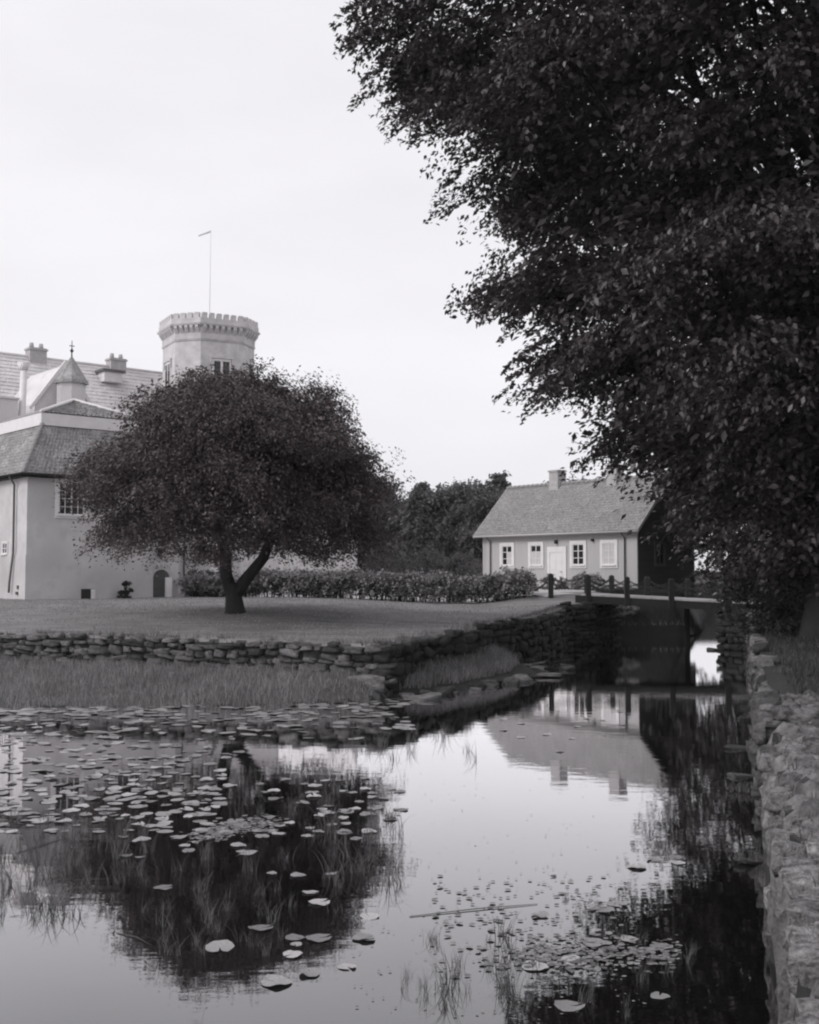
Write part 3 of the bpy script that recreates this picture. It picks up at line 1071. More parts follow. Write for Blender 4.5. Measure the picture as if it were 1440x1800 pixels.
def low_range():
    root = castle_root('castle_low_range', (-16.6, 77.0, 2.0), R(6), 'lower pale castle building glimpsed under the lawn tree', 'building')
    MB().box(0, 3.1, 0, 9, -0.5, 6.0).build('wall', 'plaster_pale', root)
    r_ = MB()
    r_.add([(-.3, -.3, 5.9), (3.4, -.3, 5.9), (3.4, 9.3, 5.9), (-.3, 9.3, 5.9), (1.55, 1, 8), (1.55, 8, 8)], [(0, 1, 4), (1, 2, 5, 4), (2, 3, 5), (3, 0, 4, 5), (3, 2, 1, 0)])
    r_.build('roof', 'roof_tile', root)
    MB().tube([(1.35, -0.1, 5.9), (1.35, -0.1, 0.1)], 0.06).build('downpipe', 'metal_grey', root, smooth=True)
    l_ = MB()
    l_.box(1.5, 2.9, -0.18, -0.002, 2.35, 2.5)
    l_.build('ledge', 'plaster', root)
    MB().box(0.3, 1.1, -0.06, -0.002, 1.3, 1.38).build('handrail', 'iron_dark', root)
    root = empty('castle_far_range', (-16.8, 95, 2.1), R(-3), 'tall pale castle range glimpsed behind the hedge under the lawn tree', 'building')
    MB().box(0, 11.6, 0, 9, -0.5, 8.0).build('wall', 'plaster_pale', root)
    r_ = MB()
    r_.add([(-.4, -.4, 7.9), (12, -.4, 7.9), (12, 9.4, 7.9), (-.4, 9.4, 7.9), (-.4, 4.5, 11.4), (12, 4.5, 11.4)], [(0, 1, 5, 4), (2, 3, 4, 5), (0, 4, 3), (1, 2, 5), (3, 2, 1, 0)])
    r_.build('roof', 'roof_slate', root)
    for x in (1.6, 4.2, 6.8, 9.4):
        window(root, x, x + 1.0, 5.0, 6.5, 0.0, -1, 2, 3, frame=0.12)
low_range()

# ------------------------------------------------------------------ the house by the bridge
def house():
    LN, DP, HT = 12.95, 5.05, 3.7
    u = Vector((-0.616, 0.788))
    C = Vector((12.8, 64.0))
    O = C + u * LN
    root = empty('gatehouse', (O.x, O.y, 2.4), math.atan2(-0.788, 0.616), 'pale boarded house with tiled gable roof and white windows beyond the footbridge', 'house')
    rz_ = 6.45
    w_ = MB()
    w_.box(0, LN, 0, DP, -0.5, HT)
    w_.build('wall', 'boards_light', root)
    # dark boarded gable at the near end, planks as pieces
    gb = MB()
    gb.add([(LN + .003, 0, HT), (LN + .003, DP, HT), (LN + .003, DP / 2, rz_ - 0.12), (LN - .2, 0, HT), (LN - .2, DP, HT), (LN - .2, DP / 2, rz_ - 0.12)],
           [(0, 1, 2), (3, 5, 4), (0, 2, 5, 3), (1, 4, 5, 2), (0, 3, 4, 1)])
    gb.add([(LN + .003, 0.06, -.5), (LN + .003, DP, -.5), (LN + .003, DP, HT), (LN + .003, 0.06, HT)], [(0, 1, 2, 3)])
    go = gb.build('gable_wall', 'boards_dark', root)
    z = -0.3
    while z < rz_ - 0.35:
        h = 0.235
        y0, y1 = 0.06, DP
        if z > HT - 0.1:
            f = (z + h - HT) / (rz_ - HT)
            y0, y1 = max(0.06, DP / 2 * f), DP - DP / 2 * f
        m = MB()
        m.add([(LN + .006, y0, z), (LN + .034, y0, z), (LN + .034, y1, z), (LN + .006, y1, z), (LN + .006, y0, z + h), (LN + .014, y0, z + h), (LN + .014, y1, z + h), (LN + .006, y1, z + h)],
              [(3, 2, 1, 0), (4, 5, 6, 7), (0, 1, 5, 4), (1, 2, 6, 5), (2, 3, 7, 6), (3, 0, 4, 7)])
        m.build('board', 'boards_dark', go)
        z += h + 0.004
    g2 = MB()
    g2.add([(-.003, 0, HT), (-.003, DP, HT), (-.003, DP / 2, rz_ - .12), (.2, 0, HT), (.2, DP, HT), (.2, DP / 2, rz_ - .12)], [(0, 2, 1), (3, 4, 5), (0, 3, 5, 2), (1, 2, 5, 4), (0, 1, 4, 3)])
    g2.build('far_gable', 'boards_light', root)
    cbd = MB()
    cbd.box(LN - 0.14, LN + 0.03, -0.03, 0.058, -0.5, HT - .02)
    cbd.box(-0.03, 0.14, -0.03, 0.058, -0.5, HT - .02)
    cbd.build('corner_board', 'boards_light', root)
    # roof
    ov, ox = 0.42, 0.42
    sl = (rz_ - HT) / (DP / 2)
    ez = HT - ov * sl
    rf = MB()
    th = 0.14
    for sy in (0, 1):
        y_e = -ov if sy == 0 else DP + ov
        rf.add([(-ox, y_e, ez), (LN + ox, y_e, ez), (LN + ox, DP / 2, rz_), (-ox, DP / 2, rz_), (-ox, y_e, ez + th), (LN + ox, y_e, ez + th), (LN + ox, DP / 2, rz_ + th), (-ox, DP / 2, rz_ + th)],
               [(3, 2, 1, 0), (4, 5, 6, 7), (0, 1, 5, 4), (1, 2, 6, 5), (2, 3, 7, 6), (3, 0, 4, 7)])
    ro = rf.build('roof', 'house_tile', root)
    ts = MB()
    tile_sheet(ts, (-ox, -ov - .05, ez + th), (LN + 2 * ox, 0, 0), (0, DP / 2 + ov + .05, rz_ - ez), 62, 20, 0.025, 0.022)
    tile_sheet(ts, (LN + ox, DP + ov + .05, ez + th), (-LN - 2 * ox, 0, 0), (0, -DP / 2 - ov - .05, rz_ - ez), 62, 20, 0.025, 0.022)
    tag(ts.build('roof_tiles', 'house_tile', ro), kind='stuff')
    rt = MB()
    rt.tube([(-0.21, 0, 0), (0.21, 0, 0.02)], [0.11, 0.13], 8)
    rme = rt.mesh('ridge_tile', 'house_tile', True)
    nrt = 33
    for i in range(nrt):
        link_mesh('ridge_tile', rme, ro, (-ox + (LN + 2 * ox) * (i + .5) / nrt, DP / 2, rz_ + th + 0.02))
    bb = MB()
    for xx in (-ox - 0.04, LN + ox + 0.002):
        bb.extrude([(xx, -ov - .05, ez - .06), (xx, DP / 2, rz_ - .06), (xx, DP / 2, rz_ + .17), (xx, -ov - .05, ez + .17)], (0.038, 0, 0))
        bb.extrude([(xx, DP / 2, rz_ - .06), (xx, DP + ov + .05, ez - .06), (xx, DP + ov + .05, ez + .17), (xx, DP / 2, rz_ + .17)], (0.038, 0, 0))
    bb.build('bargeboard', 'boards_light', ro)
    for t_, hh, ww in ((8.7, 0.95, 0.78), (3.83, 0.95, 0.78)):
        x = LN - t_
        c = MB()
        c.box(x - ww / 2, x + ww / 2, DP / 2 - .35, DP / 2 + .35, rz_ - .5, rz_ + hh + .1)
        co = c.build('chimney', 'brick_pale', ro)
        MB().box(x - ww / 2 - .06, x + ww / 2 + .06, DP / 2 - .41, DP / 2 + .41, rz_ + hh - .02, rz_ + hh + .08).build('chimney_cap', 'brick_pale', root)
    # windows: (t from near corner, pane look)
    D, Cu = 'glass_dark', 'glass_curtain'
    looks = [(10.67, lambda i, j: D if (i == 0 or j == 2) else Cu), (8.06, lambda i, j: D if j == 2 else Cu), (4.5, lambda i, j: D), (2.08, lambda i, j: Cu)]
    for t_, fn in looks:
        x = LN - t_
        window(root, x - 0.47, x + 0.47, 1.44, 2.68, 0.0, -1, 2, 3, frame=0.2, panes=fn)
    # door with its frame
    x = LN - 6.26
    fr = MB()
    fr.box(x - 0.8, x - 0.58, -0.07, -0.002, -0.1, 2.55)
    fr.box(x + 0.58, x + 0.8, -0.07, -0.002, -0.1, 2.55)
    fr.box(x - 0.58, x + 0.58, -0.07, -0.002, 2.2, 2.55)
    d_ = MB()
    d_.box(x - 0.578, x + 0.578, -0.045, -0.002, -0.1, 2.198)
    do = d_.build('door', 'trim_white', root)
    fr.build('door_frame', 'trim_white', do)
    pn = MB()
    for (a0, a1, b0, b1) in ((-.45, -.06, .2, .95), (.06, .45, .2, .95), (-.45, -.06, 1.1, 2.0), (.06, .45, 1.1, 2.0)):
        pn.box(x + a0, x + a1, -0.06, -0.046, b0, b1)
    pn.build('door_panel', 'trim_white', do)
    MB().tube([(x + .45, -.05, 1.02), (x + .45, -.12, 1.02), (x + .33, -.12, 1.02)], 0.018, 6).build('handle', 'iron_dark', do)
    st = MB()
    st.box(x - 0.9, x + 0.9, -0.8, -0.075, -0.2, 0.06)
    st.build('door_step', 'stone_wall', root)
    la = MB()
    la.box(x - 0.06, x + 0.06, -0.2, -0.002, 2.72, 2.95)
    la.build('door_lamp', 'iron_dark', root)
    MB().box(LN - 3.3 - .06, LN - 3.3 + .06, -0.16, -0.002, 2.8, 2.95).build('wall_lamp', 'iron_dark', root)
    for xx in (0.75, LN - 0.85):
        MB().tube([(xx, -ov, ez + .02), (xx, -0.09, ez - .3), (xx, -0.09, -.1)], 0.045, 8).build('downpipe', 'metal_grey', root, smooth=True)
    MB().tube([(-ox, -ov - .08, ez + .06), (LN + ox, -ov - .08, ez + .06)], 0.07, 8).build('gutter', 'boards_light', root, smooth=True)
    # gable window with one pale curtain
    window(root, 1.55, 2.25, 1.45, 2.65, LN + 0.034, 1, 2, 2, frame=0.12, panes=lambda i, j: Cu if (i == 0 and j == 1) else D, axis='y', fm='metal_grey')
house()

# ------------------------------------------------------------------ footbridge with chains
def bridge():
    A, B = Vector((6.9, 55.2, 2.45)), Vector((14.2, 50.9, 2.13))
    d = (B - A)
    L = d.length
    dh = Vector((d.x, d.y, 0)).normalized()
    nr = Vector((-dh.y, dh.x, 0))                     # towards the far rail
    root = empty('footbridge', (A + B) / 2 - Vector((0, 0, 0.3)), 0, 'wooden footbridge with dark posts and chain railings over the moat', 'bridge')
    org = Vector(root.location)
    W = 2.1
    def pt(s, off, dz=0.0):
        return A + d * (s / L) + nr * off + Vector((0, 0, dz)) - org
    s_start = 1.55
    n = 34
    s_end = L + 1.4
    pw = (s_end - s_start) / n
    for i in range(n):                                # deck planks
        m = MB()
        s0, s1 = s_start + i * pw + 0.008, s_start + (i + 1) * pw - 0.008
        e0, e1 = random.uniform(-.17, -.14), W + random.uniform(.14, .17)
        q = [pt(s0, e0, -.07), pt(s1, e0, -.07), pt(s1, e1, -.07), pt(s0, e1, -.07), pt(s0, e0), pt(s1, e0), pt(s1, e1), pt(s0, e1)]
        m.add(q, [(3, 2, 1, 0), (4, 5, 6, 7), (0, 1, 5, 4), (1, 2, 6, 5), (2, 3, 7, 6), (3, 0, 4, 7)])
        m.build('plank', 'wood_deck', root)
    for off in (-0.02, W / 2, W + 0.02):              # beams
        m = MB()
        a, b = s_start - .3, L + 0.9
        q = [pt(a, off - .11, -.42), pt(b, off - .11, -.42), pt(b, off + .11, -.42), pt(a, off + .11, -.42), pt(a, off - .11, -.075), pt(b, off - .11, -.075), pt(b, off + .11, -.075), pt(a, off + .11, -.075)]
        m.add(q, [(3, 2, 1, 0), (4, 5, 6, 7), (0, 1, 5, 4), (1, 2, 6, 5), (2, 3, 7, 6), (3, 0, 4, 7)])
        m.build('beam', 'wood_beam', root)
    near = [0.0, 1.92, 3.84, 5.95, L]
    far = [0.9, 2.2, 4.0, 6.0, L + .1]
    def post(s, off, foot):
        m = MB()
        h = 0.115
        p = pt(s, off)
        zb = -0.45 if foot else -0.25
        m.prism([(p.x - h, p.y - h), (p.x + h, p.y - h), (p.x + h, p.y + h), (p.x - h, p.y + h)], p.z + zb, p.z + 0.86)
        m.prism([(p.x - h, p.y - h), (p.x + h, p.y - h), (p.x + h, p.y + h), (p.x - h, p.y + h)], p.z + 0.861, p.z + 0.92, [(p.x - .04, p.y - .04), (p.x + .04, p.y - .04), (p.x + .04, p.y + .04), (p.x - .04, p.y + .04)])
        m.build('post', 'wood_post', root)
        return p
    def chain(p, q, hz, sag):
        m = MB()
        k = 26
        pts = []
        for i in range(k + 1):
            t = i / k
            c = p.lerp(q, t) + Vector((0, 0, hz - sag * 4 * t * (1 - t)))
            pts.append(c)
        for i in range(k):                            # links, alternately turned
            c = (pts[i] + pts[i + 1]) / 2
            t = (pts[i + 1] - pts[i])
            l = t.length * 0.62
            t.normalize()
            sd_ = Vector((-t.y, t.x, 0)).normalized() if i % 2 else t.cross(Vector((-t.y, t.x, 0)).normalized())
            loop = [c + t * l * math.cos(a) + sd_ * 0.05 * math.sin(a) for a in [2 * math.pi * j / 6 for j in range(7)]]
            m.tube(loop, 0.02, 4, cap=False)
        m.build('chain', 'iron_dark', root)
    for off, lst in ((-0.14, near), (W + .14, far)):
        ps = [post(s, off, s > 1.5) for s in lst]
        for a, b in zip(ps[:-1], ps[1:]):
            chain(a, b, 0.78, 0.34)
            chain(a, b, 0.52, 0.30)
        if off < 0:
            chain(ps[0], ps[0] + Vector((-1.5, 0.9, -0.75)), 0.7, 0.25)
        e = ps[-1] + dh * 1.7 + Vector((0.3, 0.3, -0.05))
        m = MB()
        m.prism([(e.x - .09, e.y - .09), (e.x + .09, e.y - .09), (e.x + .09, e.y + .09), (e.x - .09, e.y + .09)], e.z - .3, e.z + .88)
        m.build('post', 'wood_post', root)
        chain(ps[-1], e, 0.78, 0.34)
        chain(ps[-1], e, 0.52, 0.30)
    for s, off in ((6.0, W - .05), (2.15, -0.02)):    # piles under the deck
        p = pt(s, off)
        m = MB()
        m.tube([(p.x, p.y, -org.z - .8), (p.x, p.y, p.z - .42)], 0.13, 8)
        m.build('pile', 'wood_beam', root)
bridge()

# ------------------------------------------------------------------ trees and shrubs
def foliage_mesh(name, clumps, outward, m, n_spray, n_leaf, spray, leaf, rg, droop=0.35, up=0.8, clump_r=1.0, flat=0.35, vflat=0.55):
    """clumps (k,3): each carries flattened sprays of leaves leaning outward"""
    k = len(clumps)
    C = np.repeat(clumps, n_spray, axis=0)
    O = np.repeat(outward, n_spray, axis=0)
    n = len(C)
    rr = rg.normal(0, 1, (n, 3)) * clump_r * np.array([1, 1, vflat])
    C = C + rr
    az = np.arctan2(O[:, 1], O[:, 0]) + rg.normal(0, 0.6, n)
    o = np.stack([np.cos(az), np.sin(az), -droop + rg.normal(0, 0.15, n)], 1)
    o = unit(o)
    s = np.stack([-np.sin(az), np.cos(az), rg.normal(0, 0.12, n)], 1)
    u = np.cross(o, s)
    ln = spray * rg.uniform(0.6, 1.3, n)
    a = rg.uniform(0, 1, (n, n_leaf))
    wv = (rg.uniform(-1, 1, (n, n_leaf))) * (1 - 0.65 * a)
    tz = rg.normal(0, flat * 0.35, (n, n_leaf))
    P = C[:, None, :] + o[:, None, :] * ((a - 0.35) * ln[:, None])[..., None] + s[:, None, :] * (wv * ln[:, None] * 0.45)[..., None] + u[:, None, :] * (tz * ln[:, None])[..., None]
    P[..., 2] -= (a ** 2) * ln[:, None] * 0.25
    P = P.reshape(-1, 3)
    N = np.repeat(u, n_leaf, axis=0) * np.sign(np.repeat(u, n_leaf, axis=0)[:, 2:3] + 1e-6) * up + rg.normal(0, 0.55, (len(P), 3))
    D = np.repeat(o, n_leaf, axis=0) + np.repeat(s, n_leaf, axis=0) * (wv.reshape(-1, 1) * 0.9) + rg.normal(0, 0.35, (len(P), 3)) + np.array([0, 0, -0.35])
    V, Fc = leaf_geo(P, N, D, leaf * rg.uniform(0.6, 1.35, len(P)))
    return np_mesh(name, V, Fc, m)

def crown_points(n, prof, rg, lump=0.1, inner=0.72, seed=0, power=1.0, zw=None, per=1, spread=(1, 1, 0.4)):
    """points in the outer shell of a crown of revolution given as (z, radius) pairs, with lumps by azimuth"""
    zs = np.array([p[0] for p in prof])
    rs = np.array([p[1] for p in prof])
    zz = np.linspace(zs.min(), zs.max(), 400)
    wgt = np.interp(zz, zs, rs) ** power + 0.4
    if zw is not None:
        wgt = wgt * zw(zz)
    cdf = np.cumsum(wgt)
    n = n // per
    if per > 1:                          # boughs spread evenly round the stem
        k_ = np.arange(n)
        z = np.interp((k_ + rg.uniform(0.1, 0.9, n)) / n * cdf[-1], cdf, zz)
        a = k_ * 2.39996 + rg.normal(0, 0.22, n)
    else:
        z = np.interp(rg.uniform(0, cdf[-1], n), cdf, zz)
        a = rg.uniform(0, 2 * np.pi, n)
    r = np.interp(z, zs, rs)
    lum = 1 + lump * (np.sin(3 * a + 0.9 * z + seed) + 0.7 * np.sin(5 * a - 1.3 * z + 2 * seed) + 0.6 * np.sin(2.1 * z + 2 * a)) / 1.6
    f = inner + (1 - inner) * np.sqrt(rg.uniform(0, 1, n))
    f = np.where(rg.uniform(0, 1, n) < 0.18, rg.uniform(0.3, 1, n), f)
    R_ = r * lum * f
    P = np.stack([R_ * np.cos(a), R_ * np.sin(a), z], 1)
    O = np.stack([np.cos(a), np.sin(a), np.zeros(n)], 1)
    if per > 1:                          # several clumps ride on one drooping bough
        S = np.stack([-np.sin(a), np.cos(a), np.zeros(n)], 1)
        P, O, S = (np.repeat(q_, per, axis=0) for q_ in (P, O, S))
        m_ = len(P)
        ra, la, va = -np.abs(rg.normal(0, spread[0], m_)), rg.normal(0, spread[1], m_), rg.normal(0, spread[2], m_)
        P = P + O * ra[:, None] + S * la[:, None]
        P[:, 2] += va - 0.25 * ra - 0.10 * np.abs(la)
    return P, O

def limb(mb, a, b, r0, r1, bow=0.1, seg=6, side=7, rg=None):
    a, b = Vector(a), Vector(b)
    L = (b - a).length
    pts, rad = [], []
    j = Vector(rg.normal(0, 1, 3)) * L * 0.04
    for i in range(seg + 1):
        t = i / seg
        p = a.lerp(b, t) + Vector((0, 0, 1)) * (math.sin(math.pi * t) * bow * L) + j * math.sin(2 * math.pi * t)
        pts.append(p)
        rad.append(r0 + (r1 - r0) * t ** 0.8)
    mb.tube(pts, rad, side)

# --- the great tree on the right bank
def great_tree():
    rg = np.random.default_rng(31)
    bx_, by_ = 11.8, 32.0
    gz = ground_z(bx_, by_)
    root = empty('broadleaf_tree', (bx_, by_, gz), 0, 'huge dark overhanging broadleaf tree on the right bank', 'tree')
    prof = [(2.9, 2.0), (3.55, 2.7), (4.4, 3.4), (5.2, 4.0), (5.9, 5.3), (6.85, 5.6), (7.4, 7.2), (8.2, 8.1), (9.5, 8.8), (10.6, 9.3), (12, 9.9), (13.4, 9.8),
            (14.6, 9.9), (15.1, 11.2), (15.8, 12.2), (16.9, 12.9), (18.4, 13.2), (20, 13.1), (22, 12.4), (25, 10.8), (28, 8), (30.5, 4.5), (31.5, 1.0)]
    prof = [(z - gz, max(r + (-0.45 if z > 13.8 else -0.3 if z > 10 else -0.9 if z > 7 else -1.3), 1.0)) for z, r in prof]
    P, O = crown_points(780, prof, rg, 0.05, 0.86, 2, zw=lambda z: np.where(z > 22, 0.4, 1.0), per=6, spread=(1.0, 1.3, 0.28))
    me = foliage_mesh('crown', P, O, 'leaf_big', 12, 56, 1.25, 0.168, rg, droop=0.45, clump_r=0.62, flat=0.14, vflat=0.35)
    cr = link_mesh('crown', me, root)
    P2, O2 = crown_points(900, [(z, r_ * 0.78) for z, r_ in prof if z > 2], rg, 0.03, 0.45, 2)
    link_mesh('inner_leaves', foliage_mesh('inner_leaves', P2, O2, 'leaf_big', 8, 21, 1.8, 0.26, rg, droop=0.3, clump_r=0.8, flat=0.4), cr)
    t = MB()
    t.tube([(0, 0, -0.4), (0, 0, 0.2), (0.05, 0.05, 1.2), (0.0, 0.1, 4), (-0.1, 0, 8), (0.1, 0.1, 13), (0.1, 0, 19), (0, 0, 26)], [1.15, 0.85, 0.66, 0.58, 0.5, 0.38, 0.24, 0.08], 14)
    t.build('trunk', 'bark', root, smooth=True)
    b = MB()
    for i in range(0, len(P), 9):
        q = P[i]
        z0 = min(max(q[2] * 0.62 - 0.5, 1.8), 18)
        limb(b, (0, 0, z0), q * np.array([0.93, 0.93, 1]), 0.17, 0.025, 0.10, rg=rg)
    b.build('limbs', 'bark', root, smooth=True)
great_tree()

def far_bank_tree():
    rg = np.random.default_rng(36)
    x, y = 20.0, 62.0
    gz = ground_z(x, y)
    root = empty('broadleaf_tree', (x, y, gz), 0, 'second dark broadleaf tree behind the right end of the footbridge', 'tree')
    prof = [(1.5, 3.4), (2.5, 4.2), (4.0, 4.8), (6, 5.2), (8, 5.8), (10, 5.2), (12, 3.6), (13.5, 1.0)]
    P, O = crown_points(240, prof, rg, 0.1, 0.6, 3)
    link_mesh('crown', foliage_mesh('crown', P, O, 'leaf_big', 9, 30, 1.4, 0.26, rg, droop=0.35, clump_r=0.7, flat=0.25), root)
    t = MB()
    t.tube([(0, 0, -0.4), (0, 0, 1.2), (0.1, 0, 5), (0, 0, 11)], [0.5, 0.36, 0.26, 0.06], 10)
    t.build('trunk', 'bark', root, smooth=True)
    b = MB()
    for i in range(0, len(P), 10):
        limb(b, (0, 0, min(max(P[i][2] * 0.7, 1.8), 9)), P[i] * 0.93, 0.1, 0.02, 0.08, rg=rg)
    b.build('limbs', 'bark', root, smooth=True)
far_bank_tree()

# --- the round tree on the lawn
def lawn_tree():
    rg = np.random.default_rng(41)
    x, y = -6.35, 41.0
    gz = ground_z(x, y)
    root = empty('lawn_tree', (x, y, gz), 0, 'round spreading tree with forked trunk standing on the lawn', 'tree')
    root.scale = (0.83, 0.83, 0.80)
    prof = [(2.7, 4.3), (3.2, 5.2), (4.2, 5.9), (5.2, 6.2), (6.2, 6.2), (7.2, 5.9), (8.2, 5.3), (9.2, 4.3), (9.9, 3.0), (10.4, 1.2)]
    P, O = crown_points(640, prof, rg, 0.20, 0.82, 5, per=8, spread=(0.8, 0.95, 0.32))
    P[:, 0] += np.where(P[:, 0] < 0, 0.45, 0.3)
    keep = ~((P[:, 2] < 4.5) & (np.hypot(P[:, 0], P[:, 1]) < 3.2))
    P, O = P[keep], O[keep]
    me = foliage_mesh('crown', P, O, 'leaf_garden', 9, 38, 1.0, 0.13, rg, droop=0.30, clump_r=0.5, flat=0.45, up=0.6)
    cr = link_mesh('crown', me, root)
    P2, O2 = crown_points(220, [(z, r_ * 0.78) for z, r_ in prof if z > 5.1], rg, 0.03, 0.4, 5)
    link_mesh('inner_leaves', foliage_mesh('inner_leaves', P2, O2, 'leaf_garden', 6, 18, 1.1, 0.28, rg, droop=0.3, clump_r=0.5, flat=0.5), cr)
    t = MB()
    t.tube([(0.12, 0, -0.3), (0.10, 0, 0.12), (0.05, 0, 0.6), (-0.02, 0, 1.35)], [0.60, 0.44, 0.38, 0.34], 12)
    t.tube([(0.0, 0, 0.7), (-0.3, 0, 1.7), (-0.38, 0.1, 2.8), (-0.9, 0.2, 4.6)], [0.3, 0.28, 0.25, 0.16], 10)
    t.tube([(0.08, 0, 0.75), (0.6, 0, 1.55), (1.35, -0.1, 2.5), (2.0, -0.3, 4.4)], [0.3, 0.27, 0.23, 0.14], 10)
    t.build('trunk', 'bark', root, smooth=True)
    b = MB()
    for i in range(0, len(P), 10):
        q = P[i]
        s = (-0.8, 0.2, 4.2) if q[0] < 0.3 else (1.5, -0.2, 4.2)
        s = Vector(s) * rg.uniform(0.75, 1.05)
        limb(b, s, q * np.array([0.92, 0.92, 0.97]), 0.10, 0.015, 0.06, 5, 6, rg=rg)
    b.build('limbs', 'bark', root, smooth=True)
lawn_tree()

# --- bushes and hedge
def bush(name, label, cat, x, y, w, d, h, m, rg, leaf=0.09, n=60, group=None, z=None, upright=0.0):
    gz = ground_z(x, y) if z is None else z
    root = empty(name, (x, y, gz), 0, label, cat, group)
    prof = [(0.0, 0.75), (0.3, 0.95), (0.55, 1.0), (0.8, 0.75), (0.95, 0.4), (1.0, 0.15)]
    P, O = crown_points(n, prof, rg, 0.16, 0.6, rg.uniform(0, 6))
    P = P * np.array([w / 2, d / 2, h])
    me = foliage_mesh('foliage', P, O, m, 5, 22, min(w, h) * 0.28, leaf, rg, droop=-0.2 + 0.2 * (1 - upright), clump_r=min(w, h) * 0.10, flat=0.5, up=0.5)
    link_mesh('foliage', me, root)
    s = MB()
    for i in range(0, n, 8):
        limb(s, (0, 0, -0.05), P[i] * 0.9, 0.03, 0.008, 0.05, 4, 5, rg=rg)
    s.build('stems', 'bark', root)
    return root

def hedge():
    rg = np.random.default_rng(51)
    root = empty('hedge', (-3.0, 56.8, 2.05), 0, 'long low leafy hedge along the far edge of the lawn', 'hedge')
    n = 1050
    t = rg.uniform(0, 1, n)
    X = -11.2 + t * 17.2
    Y = 57.6 - 1.6 * t + rg.normal(0, 0.34, n)
    top = 1.32 + 0.05 * np.sin(X * 1.7) + 0.05 * np.sin(X * 4.1 + 1) + rg.normal(0, 0.04, n)
    top = np.where(X < -8.0, top * 0.72, top) * np.clip((6.5 - X) / 0.8, 0.55, 1)
    f = np.sqrt(rg.uniform(0, 1, n))
    Z = np.array([ground_z(x, y) for x, y in zip(X, Y)]) + top * (0.12 + 0.8 * f)
    P = np.stack([X + 3.0, Y - 56.8, Z - 2.05], 1)
    O = np.stack([rg.normal(0, 0.7, n), -np.abs(rg.normal(0.7, 0.5, n)), np.zeros(n)], 1)
    me = foliage_mesh('foliage', P, O, 'leaf_hedge', 4, 18, 0.45, 0.15, rg, droop=0.1, clump_r=0.16, flat=0.6, up=0.8)
    link_mesh('foliage', me, root)
    s = MB()
    for i in range(0, n, 4):
        limb(s, (P[i][0], 0.2 * P[i][1], -0.1), P[i], 0.03, 0.008, 0, 3, 5, rg=rg)
    s.build('stems', 'bark', root)
hedge()

rgb = np.random.default_rng(61)
for (px_, y, w_, h_, lab) in ((-1.6, 84, 3.0, 3.2, 'rounded light shrub nearest the lawn tree behind the hedge'),
                              (1.4, 86, 3.4, 3.0, 'middle rounded shrub behind the hedge in front of the wood'),
                              (4.0, 84, 3.0, 2.7, 'rounded light shrub beside the far end of the boarded house')):
    bush('shrub', lab, 'shrub', px_, y, w_, w_, h_, 'leaf_shrub', rgb, 0.14, 70)
bush('shrub', 'low dark shrub under the lawn tree right of the castle door', 'shrub', -10.3, 58.6, 2.6, 1.6, 1.4, 'leaf_ivy', rgb, 0.11, 50)
bush('shrub', 'small shrub between house wall and bridge left of the drainpipe', 'shrub', 9.6, 61.6, 1.8, 1.2, 0.9, 'leaf_hedge', rgb, 0.09, 40)
bush('shrub', 'small shrub at the house corner behind the bridge chains', 'shrub', 11.2, 61.0, 2.0, 1.1, 0.85, 'leaf_hedge', rgb, 0.09, 40)
bush('shrub', 'small shrub below the white house door behind the first chain', 'shrub', 8.0, 62.8, 1.6, 1.0, 0.8, 'leaf_hedge', rgb, 0.09, 36)
bush('shrub', 'bright pale shrub right of the dark house gable', 'shrub', 20.6, 69.5, 2.6, 2.2, 2.6, 'leaf_pale_shrub', rgb, 0.12, 60)
bush('shrub', 'grey green shrub beyond the right end of the footbridge', 'shrub', 19.0, 58.5, 3.4, 3.0, 1.9, 'leaf_shrub', rgb, 0.11, 60)
bush('shrub', 'dark undergrowth at the foot of the great tree', 'shrub', 11.2, 33.6, 3.2, 3.2, 2.6, 'leaf_ivy', rgb, 0.13, 80)
bush('shrub', 'dark ivy covered bush between great tree and footbridge', 'shrub', 14.9, 43.0, 3.4, 4.0, 2.6, 'leaf_ivy', rgb, 0.13, 80)
bush('shrub', 'climbing plant in a dark round clump against the castle wing wall', 'shrub', -13.6, 54.7, 0.6, 0.35, 0.8, 'leaf_ivy', rgb, 0.08, 22)

